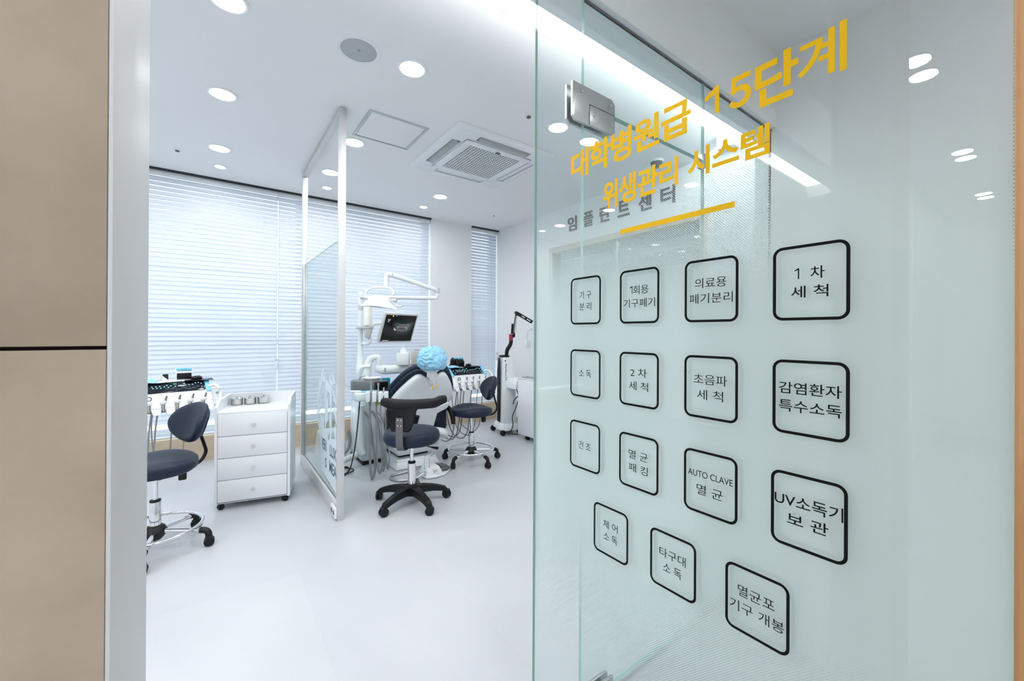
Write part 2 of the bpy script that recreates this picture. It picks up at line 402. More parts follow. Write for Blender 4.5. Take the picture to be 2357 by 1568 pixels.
struct('wall_header', -3.98, 2.52, .95, 1.06, 2.45, CZ, wall_m, 'white bulkhead above the glass front', 'wall')
# beige stub wall close to the viewpoint, two panels with an open joint, white jamb cladding on its end
bp = MB().box(-.295, -.0500, .327, .336, 0, 1.2893, .0008).box(-.295, -.0500, .327, .336, 1.2913, CZ, .0008)
tag(bp.build('wall_corridor', plaster), 'beige stone-look wall panel with a thin dark horizontal joint at the left edge', 'wall', kind='structure')
struct('wall_corridor_core', -.295, -.0501, .3362, .4868, 0, CZ, mat('dark_joint', (.02, .018, .016), .8), 'dark core seen in the joint of the beige wall', 'wall')
struct('trim_1', -.0499, -.0476, .3275, .4872, 0, CZ, gloss_white, 'white door jamb beside the beige wall panel', 'trim', bev=.0006)
struct('trim_2', -4.0, 3.5, 5.115, 5.2, 0, .25, wood_b, 'low beige wooden plinth under the windows', 'trim')
struct('baseboard_right', 3.488, 3.5, 3.95, 5.11, 0, .10, wood_b, 'beige baseboard on the right wall beyond the doorway', 'baseboard')
struct('baseboard_side', 2.508, 2.52, -1.6, .95, 0, .08, wall_m, 'white baseboard on the corridor side wall', 'baseboard')
struct('shade_strip_3', -4.0, 2.38, 5.2, 5.23, 2.80, CZ-.001, gap_m, 'dark strip painted as the shadow gap above the blinds', 'trim')  # dark box in place of the shade in the recess
struct('shade_strip_4', -3.98, 2.385, 5.10, 5.2, CZ-.012, CZ-.0005, gap_m, 'thin black strip painted as the shadow line where blinds meet ceiling', 'trim')  # shadow under the ceiling edge, put in as a black strip
struct('shade_strip_5', 3.03, 3.5, 5.10, 5.2, CZ-.012, CZ-.0005, gap_m, 'thin black strip painted as the shadow line above the narrow blind', 'trim')  # same painted shadow strip over the narrow blind
struct('wall_wood', .868, 1.25, -.5, .0405, 0, CZ, wood_o, 'orange oak panel at the right edge of the corridor', 'wall')
# windows
def window(name, x0, x1, label):
    f = MB()
    for a, b, c, d in ((x0, x1, .25, .31), (x0, x1, 2.80, CZ), (x0+.05, x1-.05, 1.16, 1.24), (x0, x0+.05, .31, 2.80), (x1-.05, x1, .31, 2.80)):
        f.box(a, b, 5.29, 5.36, c, d)
    n = max(1, round((x1-x0)/1.6))
    for k in range(1, n): f.box(x0+(x1-x0)*k/n-.03, x0+(x1-x0)*k/n+.03, 5.286, 5.364, .311, 2.799)
    t = thing(name, label, 'window', (0, 0, 0), kind='structure')
    f.build('window_frame', white_pl, t)
    MB().box(x0+.04, x1-.04, 5.32, 5.33, .29, 2.82).build('window_pane', glass_w, t)
    MB().box(x0, x1, 5.18, 5.29, .25, .262, .003).build('window_sill', gloss_white, t)
    return t
window('window_1', -3.98, 2.385, 'wide window behind the long run of white blinds')
window('window_2', 3.03, 3.5, 'narrow window behind the blind in the right corner')

# adjoining implant centre room seen through the doorway
struct('wall_implant_back', 7.0, 7.12, .2, 5.5, 0, 2.7, wall_m, 'pale back wall of the implant centre', 'wall')
struct('wall_implant_far', 3.62, 7.12, 5.42, 5.5, 0, 2.7, wall_m, 'pale far side wall of the implant centre', 'wall')
struct('wall_implant_near', 3.62, 7.12, .1, .2, 0, 2.7, wall_m, 'pale near side wall of the implant centre', 'wall')
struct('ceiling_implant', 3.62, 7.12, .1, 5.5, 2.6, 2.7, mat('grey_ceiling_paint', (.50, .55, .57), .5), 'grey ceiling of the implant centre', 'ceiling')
struct('trim_6', 5.0, 5.16, .2, 5.4, 2.44, 2.6, wall_m, 'white ceiling beam inside the implant centre', 'trim')
dr = thing('door_2', 'pale oak framed sliding glass doorway to the implant centre', 'door', kind='structure')
f = MB(); f.box(3.485, 3.63, 1.86, 1.925, 0, 2.39, .002); f.box(3.485, 3.63, 3.875, 3.94, 0, 2.39, .002); f.box(3.485, 3.63, 1.925, 3.875, 2.325, 2.39, .002)
f.build('door_frame', wood_light, dr)
MB().box(3.56, 3.57, 1.93, 2.9, .01, 2.32).build('glass_pane', glass_g, dr)
MB().box(3.55, 3.58, 2.88, 2.91, .01, 2.32).build('door_stile', steel, dr)
MB().box(3.59, 3.60, 2.86, 3.87, .01, 2.32).build('glass_pane', glass_g, dr)
for i, (x, y) in enumerate(((4.4, 2.0), (4.4, 3.4), (4.4, 4.6), (5.8, 1.3), (5.8, 2.8), (5.8, 4.2), (6.6, 3.4))):
    t = thing('ceiling_light', 'round downlight in the implant centre ceiling seen through the doorway', 'light', (x, y, 2.6), group='downlights in the implant centre')
    MB().lathe([(.06, -.008), (.085, -.008), (.088, 0), (.06, 0)], 24, cap=False).build('frame', white_pl, t)
    MB().lathe([(.001, -.004), (.062, -.004)], 24, cap=False).build('diffuser', emi, t)

# ------------------------------------------------------------------ light strip
ls = thing('light_strip', 'long glowing white light strip recessed in the ceiling cove', 'light', (0, 0, 2.99))
MB().box(-3.74, 3.41, 1.487, 1.736, 0, .012).build('diffuser', emi_s, ls)
MB().box(-3.74, 3.41, 1.736, 1.744, -.012, .012).build('frame', grey_pl, ls)

# ------------------------------------------------------------------ downlights
def downlight(x, y, r, label, group, m=emi, z=CZ):
    t = thing('ceiling_light', label, 'light', (x, y, z), group=group)
    MB().lathe([(r*.86, -.002), (r*.9, -.007), (r*1.02, -.008), (r*1.12, -.003), (r*1.13, 0), (r*.86, 0)], 32, cap=False).build('frame', white_pl, t)
    MB().lathe([(.0005, -.0045), (r*.88, -.0045)], 32, cap=False).build('diffuser', m, t)
    return t
G = 'round downlights in the treatment room'
rows = {2.30: 'nearest the light strip', 3.33: 'in the second row from the light strip', 4.24: 'in the third row from the light strip'}
seen = {(.045, 2.33): 'large round downlight cut off by the top edge, nearest the left wall side',
 (.037, 3.27): 'large round downlight left of the partition, above the left stool',
 (.03, 4.25): 'round downlight left of the partition, second row from the blinds',
 (.935, 2.28): 'large round downlight beside the ceiling speaker',
 (.919, 3.45): 'round downlight beside the square ceiling hatch, right against the partition post',
 (.908, 4.234): 'round downlight seen through the partition frame, larger of the pair',
 (2.08, 4.225): 'round downlight behind the ceiling air conditioner, above the dental chair, larger of the pair',
 (2.09, 2.267): 'round downlight seen through the lettered glass below the glass hinge',
 (2.09, 1.0): None,
 (-.737, 2.284): 'round downlight left of the jamb, seen only as a reflection in the lettered glass',
 (-.80, 3.4): 'downlight in the left part of the room, second row from the light strip', (-2.31, 4.31): 'downlight seen only reflected in the lettered glass, beside the first sign letter', (-2.3, 2.3): 'downlight in the far left part of the room, row nearest the light strip', (-.80, 4.25): 'downlight in the left part of the room, third row from the light strip', (-2.3, 3.4): 'downlight in the far left part of the room, second row from the light strip'}
for (x, y), lb in seen.items():
    if (x, y) == (2.09, 1.0): continue
    downlight(x, y, .078, lb or 'round downlight in the left part of the treatment room', G)
for x, y, lb in ((.04, 4.72, 'small round spotlight nearest the blinds on the left'), (.975, 4.71, 'small round spotlight nearest the blinds, seen through the partition frame'),
                 (2.085, 4.70, 'small round spotlight nearest the blinds, above the dental chair'), (-2.31, 4.70, 'small round spotlight in the left part of the treatment room')):
    downlight(x, y, .048, lb, 'small spotlights along the blinds')
# corridor lamps in pairs; the unseen ones behind the viewpoint are added fill
for i, (x, y) in enumerate(((-1.50, .50), (-1.71, .50), (-3.40, .51), (-3.60, .51), (-5.10, .52), (-5.30, .52), (.3, -.75), (.5, -.75), (-1.4, -.9), (-3.4, -.9), (1.7, -.9))):
    downlight(x, y, .07, ('upper', 'lower')[i % 2]+' of the '+('nearest, largest', 'middle', 'farthest, smallest')[i//2]+' pair of corridor lamps reflected in the lettered glass' if i < 6 else 'added unseen corridor downlight overhead behind the viewpoint', 'corridor downlights' if i < 6 else 'added corridor downlights behind the viewpoint', emi_h)

# ------------------------------------------------------------------ ceiling fittings
t = thing('ceiling_speaker', 'round grey flush ceiling speaker with a small tab at its centre', 'speaker', (.637, 2.308, CZ))
MB().lathe([(.095, -.004), (.112, -.005), (.118, 0), (.095, 0)], 40, cap=False).build('frame', white_pl, t)
MB().lathe([(.0005, -.005), (.09, -.004), (.097, -.002)], 40, cap=False).build('grille', mat('speaker_mesh', (.45, .48, .50), .6), t)
MB().box(-.006, .006, -.01, .01, -.008, -.004).build('tab', mat('brass_tab', (.4, .36, .2), .4), t)
t = thing('ceiling_hatch', 'square white access hatch in the ceiling beside the partition', 'hatch', (1.093, 3.095, CZ))
f = MB()
for a in ((-.225, .225, -.225, -.205), (-.225, .225, .205, .225), (-.225, -.205, -.205, .205), (.205, .225, -.205, .205)): f.box(a[0], a[1], a[2], a[3], -.006, 0, .001)
f.build('frame', mat('hatch_frame', (.50, .55, .60), .4), t)
MB().box(-.2, .2, -.2, .2, -.005, 0, .001).build('panel', ceil_m, t)
# cassette air conditioner
t = thing('air_conditioner', 'square white four-way ceiling air conditioner with grid grille', 'air conditioner', (1.925, 3.11, CZ))
f = MB(); cuts = [-.475, -.418, -.340, -.255, .255, .340, .418, .475]
for i in range(7):
    for j in range(7):
        x0, x1, y0, y1 = cuts[i], cuts[i+1], cuts[j], cuts[j+1]
        if i in (0, 6) or j in (0, 6) or (i in (1, 5) and j == 3) or (j in (1, 5) and i == 3) or (i == 3 and j == 3): continue
        f.box(x0, x1, y0, y1, -.030, -.002)
Rr = lambda h, r, z: [(p[0], p[1], z) for p in rrect(2*h, 2*h, r)]
f.loft([Rr(.482, .03, -.001), Rr(.475, .03, -.020), Rr(.462, .03, -.031), Rr(.440, .02, -.033), Rr(.417, .006, -.0305), Rr(.417, .006, -.003)], False)
f.build('panel', white_pl, t)
MB().box(-.46, .46, -.46, .46, -.006, -.001).build('backing', mat('dark_duct', (.06, .065, .07), .7), t)
g = MB(); n = 19
for k in range(n+1):
    q = -.255+.51*k/n; w = .0034
    g.box(q-w, q+w, -.257, .257, -.037, -.031); g.box(-.257, .257, q-w, q+w, -.0372, -.0312)
for s_ in (-1, 1):
    g.box(s_*.255, s_*.325, -.325, .325, -.040, -.029, .003); g.box(-.325, .325, s_*.255, s_*.325, -.0405, -.0295, .003)
g.build('grille', white_pl, t)
MB().box(-.02, .02, -.29, -.27, -.047, -.042).build('badge', dk_grey, t)
MB().box(-.254, .254, -.254, .254, -.026, -.023).build('filter', mat('filter_grey', (.07, .08, .085), .7), t)
for sgn in range(4):
    Mz = Matrix.Rotation(R(90*sgn), 4, 'Z') @ Matrix.Translation((0, -.379, -.024)) @ Matrix.Rotation(R(-40 if sgn in (0, 3) else -6), 4, 'X')
    MB().box(-.245, .245, -.030, .030, -.003, .002, .002, Mz).build('louver', white_pl if sgn in (1, 2) else mat('grey_louver', (.40, .42, .43), .4), t)
for x, y, lb in ((-.262, 4.52, 'small sprinkler cover in the ceiling left of the partition'), (1.814, 2.277, 'small sprinkler head in the ceiling beside the lettered glass'), (2.98, 4.47, 'tiny sprinkler head in the ceiling near the narrow blind')):
    s_ = 1 if x < 2.5 else .5
    t = thing('sprinkler_head', lb, 'sprinkler', (x, y, CZ), group='ceiling sprinkler heads')
    MB().lathe([(.001, -.004), (.036*s_, -.003), (.04*s_, 0)], 24).build('cover_plate', white_pl, t)
    MB().lathe([(.016*s_, -.012), (.014*s_, -.003)], 16).build('nozzle', dk_grey, t)
t = thing('security_camera', 'small dark dome camera on the ceiling, seen through the lettered glass', 'camera', (3.2, 2.17, CZ))
MB().lathe([(.06, -.02), (.065, 0)], 24).build('mount', white_pl, t)
MB().lathe([(.052, -.02), (.048, -.045), (.03, -.065), (.001, -.072)], 24).build('dome', mat('smoked_dome', (.05, .055, .06), .15), t)

# ------------------------------------------------------------------ glass front (plane y = .975)
GY0, GY1 = .975, .987
def slab(name, x0, x1, y0, y1, z0, z1, parent, m=glass_g):
    o = MB().box(x0, x1, y0, y1, z0, z1).build(name, m, parent)
    o.data.materials.append(edge_g)
    dx, dy, dz = x1-x0, y1-y0, z1-z0; thin = 0 if dx < dy else 1
    for p in o.data.polygons:
        a = [abs(v) for v in p.normal]
        if a.index(max(a)) != thin: p.material_index = 1
    return o
gf = thing('glass_front', 'fixed frameless glass front behind the lettered door', 'glass wall', kind='structure')
slab('side_pane', 1.802, 2.52, GY0, GY1, .02, 2.45, gf)
slab('over_pane', 1.018, 1.797, GY0, GY1, 2.095, 2.45, gf)
MB().box(.862, 2.52, .9725, .975, 2.444, 2.45).box(1.802, 2.52, .965, .997, 0, .02).build('channel', dk_grey, gf)
gd = thing('glass_door', 'closed clear glass door behind the lettered glass, hung on a steel corner patch', 'door')
slab('door_pane', 1.018, 1.797, GY0, GY1, .015, 2.088, gd)
# corner patch fitting (top left) : L plate + lower plate
pf = MB()
pf.prism([(.952, 2.025), (.965, 2.012), (1.03, 2.012), (1.03, 2.087), (1.165, 2.087), (1.165, 2.125), (1.150, 2.14), (.952, 2.14)], .962, .972, .0015, axis='y')
pf.prism([(.952, 2.025), (.965, 2.012), (1.03, 2.012), (1.03, 2.087), (1.165, 2.087), (1.165, 2.125), (1.150, 2.14), (.952, 2.14)], .990, 1.0, .0015, axis='y')
a = pf.build('patch_fitting', steel, gd)
pf2 = MB().box(1.033, 1.165, .961, .973, 2.015, 2.083, .002).box(1.033, 1.165, .989, 1.001, 2.015, 2.083, .002)
pf2.build('patch_fitting', steel, gd)
sc_ = MB()
for x, z in ((.995, 2.115), (1.14, 2.115), (1.055, 2.05), (1.145, 2.045)): sc_.lathe([(.001, 0), (.0045, 0), (.005, .002)], 12, Matrix.Translation((x, .9605, z)) @ Matrix.Rotation(R(90), 4, 'X'))
sc_.build('screw', chrome, gd)
MB().box(1.78, 1.815, .964, .998, 2.06, 2.12, .002).build('patch_fitting', steel, gd)
MB().box(1.018, 1.17, .962, .973, .01, .062, .002).box(1.018, 1.17, .989, 1.0, .01, .062, .002).build('bottom_patch', steel, gd)

# ------------------------------------------------------------------ lettered glass door (plane x = .85), standing open along y
door = thing('door_1', 'open frosted glass door lettered with yellow headline and fifteen black outlined squares', 'door', kind='structure')
slab('glass_pane', .8502, .8602, .038, 1.034, .012, 2.43, door)
MB().box(.8606, .8610, .0385, 1.0335, .35, 1.80).build('frosted_film', film_m, door)
MB().box(.846, .866, .96, 1.034, 0.0, .012).build('pivot', steel, door)
MD = Matrix(((0, 0, -1, .8500), (-1, 0, 0, 0), (0, 1, 0, 0), (0, 0, 0, 1)))      # local x -> -Y, y -> Z, z -> -X
def on_door(y, z, off=.0002): return Matrix.Translation((-off, y, z)) @ MD
for txt, ya, yb, za, zb in (('５', .408, .365, 1.757, 1.822), ('단', .358, .285, 1.738, 1.828), ('계', .286, .215, 1.745, 1.829),
        ('대', .865, .795, 1.750, 1.831), ('학', .791, .716, 1.749, 1.832), ('병', .715, .648, 1.749, 1.832), ('원', .644, .569, 1.752, 1.830), ('급', .565, .490, 1.750, 1.828),
        ('위', .742, .692, 1.633, 1.708), ('생', .688, .634, 1.636, 1.709), ('관', .630, .571, 1.638, 1.707), ('리', .569, .520, 1.641, 1.706),
        ('시', .497, .447, 1.644, 1.706), ('스', .442, .387, 1.652, 1.703), ('템', .384, .331, 1.645, 1.704)):
    text_mesh('headline_letter', txt, yellow, door, on_door((ya+yb)/2, (za+zb)/2), .09, bold=.0013 if txt == '계' else .0026, width=ya-yb, hgt=zb-za)
MB().box(.8494, .8498, .395, .682, 1.558, 1.570).build('headline_underline', yellow, door)
cols = [.805, .625, .445, .267]
rowz = [(1.461, 1.3255), (1.2535, 1.118), (1.048, .912), (.838, .706)]
words = {(0, 0): ['기 구', '분 리'], (0, 1): ['1회용', '기구폐기'], (0, 2): ['의료용', '폐기분리'], (0, 3): ['1 차', '세 척'],
         (1, 0): ['소 독'], (1, 1): ['2 차', '세 척'], (1, 2): ['초음파', '세 척'], (1, 3): ['감염환자', '특수소독'],
         (2, 0): ['건 조'], (2, 1): ['멸 균', '패 킹'], (2, 2): ['AUTO CLAVE', '멸 균'], (2, 3): ['UV소독기', '보 관'],
         (3, 0): ['체 어', '소 독'], (3, 1): ['타구대', '소 독'], (3, 2): ['멸균포', '기구 개봉']}
wid = {'기구폐기': .092, '폐기분리': .093, '감염환자': .094, '특수소독': .094, 'AUTO CLAVE': .096, 'UV소독기': .103, '기구 개봉': .098, '1회용': .055, '의료용': .068,
       '초음파': .072, '타구대': .066, '멸균포': .066, '기 구': .045, '분 리': .045, '소 독': .046, '건 조': .046, '1 차': .045, '2 차': .048, '세 척': .056,
       '멸 균': .056, '패 킹': .056, '보 관': .062, '체 어': .048}
for (r_, c_), ws in words.items():
    yc = cols[c_] if r_ < 3 else (.711, .531, .353)[c_]
    if (r_, c_) == (2, 3): yc = .269
    z1, z0 = rowz[r_]; zc = (z0+z1)/2
    w, h, t_, rad = .1155, z1-z0, .0053, .0165
    outer = rrect(w, h, rad); inner = rrect(w-2*t_, h-2*t_, rad-t_)
    b = MB(); Mo = on_door(yc, zc)
    for z_ in (0,):
        n = len(outer)
        lo = [b.bm.verts.new(Mo @ Vector((p[0], p[1], 0))) for p in outer]; li = [b.bm.verts.new(Mo @ Vector((p[0], p[1], 0))) for p in inner]
        ho = [b.bm.verts.new(Mo @ Vector((p[0], p[1], .0004))) for p in outer]; hi = [b.bm.verts.new(Mo @ Vector((p[0], p[1], .0004))) for p in inner]
        for i in range(n):
            j = (i+1) % n
            b.bm.faces.new((lo[i], lo[j], li[j], li[i])); b.bm.faces.new((ho[i], ho[j], hi[j], hi[i]))
            b.bm.faces.new((lo[i], lo[j], ho[j], ho[i])); b.bm.faces.new((li[i], li[j], hi[j], hi[i]))
    sq = b.build('square_outline', ink, door)
    for k, wd in enumerate(ws):
        zt = 0 if len(ws) == 1 else (.0165 if k == 0 else -.0165)
        hg = .0135 if wd == 'AUTO CLAVE' else .0215
        if wd == 'UV소독기': hg = .024
        yo, wt, body = 0, wid[wd], wd
        if wd[0] == '1':      # the digit one: upright with a small flag, no foot
            body = wd[1:].strip(); one = wid[wd]*.16; rest = wid[wd]*(.46 if ' ' in wd else .80)
            x0_ = -wid[wd]/2
            MB().prism([(x0_+one-.0019, -.0095), (x0_+one, -.0095), (x0_+one, .0100), (x0_+one-.0014, .0100), (x0_, .0062), (x0_, .0045), (x0_+one-.0019, .0068)], 0, .0004, M=on_door(yc, zc+zt)).build('square_lettering', ink, sq)
            yo = -(wid[wd]/2-rest/2); wt = rest
        text_mesh('square_lettering', body, ink, sq, on_door(yc+yo, zc+zt), .02, bold=-.0001 if c_ < 3 else .0001, width=wt, hgt=hg)
MB().prism([(.0065, -.0285), (.0155, -.0285), (.0155, .0285), (.0085, .0285), (-.0165, .0135), (-.0135, .0045), (.0065, .0135)], 0, .0004, M=on_door(.443, 1.794)).build('headline_letter', yellow, door)
# sign on the far wall
MS = Matrix(((0, 0, -1, 3.4995), (-1, 0, 0, 0), (0, 1, 0, 0), (0, 0, 0, 1)))
sg = thing('wall_sign', 'dark Korean lettering on the white wall above the implant centre doorway', 'sign', (3.4995, 2.89, 2.63))
sy = [3.53, 3.27, 3.02, 2.765, 2.50, 2.245]
for ch, y in zip('임플란트센터', sy):
    o = text_mesh('letter', ch, sign_black, sg, Matrix.Translation((-3.50, 0, 0)) @ Matrix.Translation((-.006, y-2.89, 0)) @ MS, .2, depth=.012, bold=.003, width=.150, hgt=.172)

# ------------------------------------------------------------------ blinds
def blind(name_lb, x0, x1, z0=.335, z1=2.82, y=5.165, wand=None):
    t = thing('venetian_blind', name_lb, 'blind', (0, 0, 0), group='white venetian blinds on the window wall')
    MB().box(x0, x1, y-.028, y+.028, z1-.02, CZ-.013, .003).build('headrail', white_pl, t)
    b = MB(); p = .0452; n = int((z1-.045-z0)/p); A = R(64)
    rnd = random.Random(int(x0*100)+7)
    for k in range(n):
        z = z1-.05-p*k; a = A+R(rnd.uniform(-1.0, 1.0)); dz = rnd.uniform(-.0008, .0008)
        top, bot = [], []
        for i in range(5):
            u = (i/4-.5)*.050; c = .0028*(1-(2*(i/4)-1)**2)
            # inner edge (u<0, toward the room) is low
            top.append((y+u*math.cos(a)-c*math.sin(a), z+dz+u*math.sin(a)+c*math.cos(a)))
            bot.append((y+u*math.cos(a)-(c-.0016)*math.sin(a), z+dz+u*math.sin(a)+(c-.0016)*math.cos(a)))
        b.prism(top+bot[::-1], x0+.0015, x1-.0015, axis='x')
    b.build('slats', slat_m, t)
    MB().box(x0+.003, x1-.003, y-.024, y+.024, z0, z0+.018, .003).build('bottom_rail', white_pl, t)
    m_ = max(2, round((x1-x0)/.75)); xs = [x0+.14+(x1-x0-.28)*k/(m_-1) for k in range(m_)]
    for x in xs:
        c = MB()
        c.box(x-.0008, x+.0008, y-.0266, y+.0266, z0, z0+.001)
        for dy in (-.026, .026): c.box(x-.0008, x+.0008, y+dy-.0006, y+dy+.0006, z0, z1)
        c.build('ladder_cord', white_pl2, t)
    if wand:
        w = MB().tube([(wand, y-.045, z1-.02), (wand, y-.045, .96)], .0028, 8, 1); w.tube([(wand+.02, y-.04, z1-.02), (wand+.018, y-.04, .99)], .0012, 6, 1)
        w.build('tilt_wand', clear_pl, t)
        MB().lathe([(.004, 0), (.014, .012), (.014, .075), (.005, .085)], 12, Matrix.Translation((wand, y-.045, .885))).build('cord_tassel', white_pl, t)
        MB().box(wand-.016, wand+.016, y-.06, y-.03, .985, 1.0, .003).build('cord_clip', grey_pl, t)
    return t
blind('wide white venetian blind at the left, above the blue stool', -1.25, .5655, wand=.556)
blind('wide white venetian blind behind the dental chair and the partition', .5665, 2.372)
blind('narrow white venetian blind in the right corner of the room', 3.045, 3.485, wand=3.478)
blind('white venetian blind left of the jamb, seen only in the glass reflection', -2.62, -1.27)
blind('white venetian blind at the far left end, seen only in the glass reflection', -3.95, -2.64)

# ------------------------------------------------------------------ glass partition
pt = thing('glass_partition', 'metal framed glass partition with frosted wreath emblem beside the white drawer cabinet', 'partition', (.712, 2.96, 0))
L0 = Vector((.712, 2.96, 0))
MB().box(.690, .735, 2.955, 2.995, 0, CZ-.001, .0015).bw('post', alu, pt, pt)
MB().box(.690, .735, 4.395, 4.435, 0, CZ-.001, .0015).bw('post', alu, pt, pt)
MB().box(.690, .735, 2.995, 4.395, CZ-.045, CZ-.001, .0015).bw('top_rail', alu, pt, pt)
MB().box(.690, .735, 2.995, 4.395, 0, .108, .0015).bw('base_rail', alu, pt, pt)
MB().box(.698, .727, 4.372, 4.395, .108, 1.965, .0015).bw('glazing_channel', dk_grey if 0 else steel, pt, pt)
o = slab('glass_pane', -.004, .004, .035, 1.412, .108, 1.955, pt, glass_p)
# emblem: film cut from curves with the letters left open
def film(name, shapes, holes_text=()):
    cu = bpy.data.curves.new(name, 'CURVE'); cu.dimensions = '2D'; cu.fill_mode = 'BOTH'; cu.extrude = .0003
    for pts in shapes:
        sp_ = cu.splines.new('POLY'); sp_.points.add(len(pts)-1); sp_.use_cyclic_u = True
        for q, p in zip(sp_.points, pts): q.co = (p[0], p[1], 0, 1)
    for txt, cx, cy, w_, h_ in holes_text:
        tcu = bpy.data.curves.new('t', 'FONT'); tcu.body = txt; tcu.size = 1; tcu.offset = .01
        to = bpy.data.objects.new('t', tcu); COL.objects.link(to); bpy.context.view_layer.update()
        me = bpy.data.meshes.new_from_object(to.evaluated_get(bpy.context.evaluated_depsgraph_get()))
        xs = [v.co.x for v in me.vertices]; ys = [v.co.y for v in me.vertices]
        a, b_, c, d = min(xs), max(xs), min(ys), max(ys)
        tcv = to.to_curve(bpy.context.evaluated_depsgraph_get())
        for sp0 in tcv.splines:
            pts = []
            bp_ = sp0.bezier_points; n_ = len(bp_)
            for i in range(n_):
                p0, p3 = bp_[i], bp_[(i+1) % n_]
                for k in range(5):
                    u = k/5
                    q = p0.co*(1-u)**3+p0.handle_right*3*u*(1-u)**2+p3.handle_left*3*u*u*(1-u)+p3.co*u**3
                    pts.append((cx+((q.x-a)/(b_-a)-.5)*w_, cy+((q.y-c)/(d-c)-.5)*h_))
            sp_ = cu.splines.new('POLY'); sp_.points.add(len(pts)-1); sp_.use_cyclic_u = True
            for q, p in zip(sp_.points, pts): q.co = (p[0], p[1], 0, 1)
        to.to_curve_clear(); bpy.data.objects.remove(to)
    o = bpy.data.objects.new(name, cu); COL.objects.link(o); bpy.context.view_layer.update()
    me = bpy.data.meshes.new_from_object(o.evaluated_get(bpy.context.evaluated_depsgraph_get()))
    bpy.data.objects.remove(o)
    return me
def leaf(cx, cy, ln, w_, ang):
    p = []; ca, sa = math.cos(ang), math.sin(ang)
    N = 12
    for i in range(2*N):
        u = i/N if i <= N else 2-i/N
        v = math.sin(math.pi*u)**.8*w_/2*(1 if i <= N else -1)
        x, y = (u-.5)*ln, v
        p.append((cx+x*ca-y*sa, cy+x*sa+y*ca))
    return p
def disc(cx, cy, r, n=20): return [(cx+r*math.cos(2*math.pi*i/n), cy+r*math.sin(2*math.pi*i/n)) for i in range(n)]
shapes = []
# emblem centre (0,0) = y 3.36 on the pane, z .62 ; x grows to -Y
for sgn in (-1, 1):
    for k in range(7):
        a = R(-62+k*24); rx, rz = .30, .335
        if k*24-62 > 80 or k < 2: continue
        x = sgn*rx*math.cos(a); z = rz*math.sin(a)
        tang = math.atan2(rz*math.cos(a), -sgn*rx*math.sin(a))
        shapes.append(leaf(x+sgn*.045, z+.03, .195, .062, tang-sgn*.38)); shapes.append(leaf(x-sgn*.035, z+.02, .165, .046, tang+sgn*.35))
    for x, z in ((.215, .10), (.20, .19), (.17, .27), (.10, .345)): shapes.append(disc(sgn*x, z, .022))
# letter J shield: outline + inner cut
shapes.append([(-.085, .32), (.14, .27), (.14, -.10), (.12, -.18), (.075, -.225), (.02, -.235), (-.04, -.20), (-.075, -.14), (-.085, -.06)])
shapes.append([(-.045, .235), (.07, .215), (.07, .13), (.10, .125), (.10, .06), (.07, .062), (.07, -.03), (.10, -.032), (.10, -.085), (.06, -.15), (.03, -.15), (.005, -.11), (-.02, -.06), (-.045, -.10), (-.045, -.05), (0, .0), (.02, .0), (.02, .16), (-.045, .17)])
me1 = film('emblem', shapes)
me2 = film('banner', [[(-.22, .0), (-.11, .0), (-.10, -.10), (-.07, -.145), (-.0, -.148), (.06, -.14), (.12, -.125), (.19, -.10), (.345, -.09), (.345, -.47), (-.22, -.43)]],
           [])
ME = Matrix(((0, 0, -1, -.0045), (-1, 0, 0, .40), (0, 1, 0, .62), (0, 0, 0, 1)))
for me, nm in ((me1, 'frosted_wreath_emblem'), (me2, 'frosted_lettering_banner')):
    me.transform(ME @ Matrix.Translation((0, 0, 0 if me is me1 else .0015))); me.materials.clear(); me.materials.append(frost_m); me.name = nm
    o = bpy.data.objects.new(nm, me); COL.objects.link(o); o.parent = pt
let_m = mk_frost('clear_cut_letter', (.22, .28, .31), .78)
for txt, x, z, w_, h_ in (('VERI', -.10, -.205, .17, .085), ('LUX', .20, -.205, .20, .085), ('S', -.03, -.335, .05, .075), ('MEA', .20, -.325, .22, .085)):
    text_mesh('banner_lettering', txt, let_m, pt, ME @ Matrix.Translation((x, z, .0026)), .1, depth=.0003, bold=.002, width=w_, hgt=h_)
so = thing('wall_socket', 'white double socket box on the foot of the partition post', 'socket', (.684, 3.02, .05))
MB().box(-.010, .0055, -.062, .062, -.037, .037, .004).build('cover', white_pl, so)
for y in (-.028, .028): MB().lathe([(.001, 0), (.016, 0), (.018, .002)], 16, Matrix.Translation((-.0125, y, 0)) @ Matrix.Rotation(R(90), 4, 'Y')).build('outlet', dk_grey, so)

# ------------------------------------------------------------------ stools
def caster(M, parent, r=.027, name='caster'):
    c = MB()
    for s_ in (-1, 1):
        c.lathe([(.001, -.009), (r*.8, -.010), (r, -.006), (r, .006), (r*.8, .010), (.001, .009)], 20, M @ Matrix.Translation((0, s_*.013, r)) @ Matrix.Rotation(R(90), 4, 'X'))
    c.box(-.02, .018, -.022, .022, r*.9, r*2.15, .006, M)
    return c.build(name, black_pl, parent)
def kidney(rx=.215, n=40):
    return [(rx*math.cos(2*math.pi*i/n)*(1-.05*math.cos(2*2*math.pi*i/n)), rx*math.sin(2*math.pi*i/n)*(1+.02*math.cos(4*math.pi*i/n))) for i in range(n)]
def cushion(outline, zlist, M=None, dish=0):
    """stack of scaled outlines -> soft cushion; zlist=(scale,z)"""
    b = MB(); rings = [[(p[0]*s_, p[1]*s_, z) for p in outline] for s_, z in zlist]
    b.loft(rings, True, M); return b
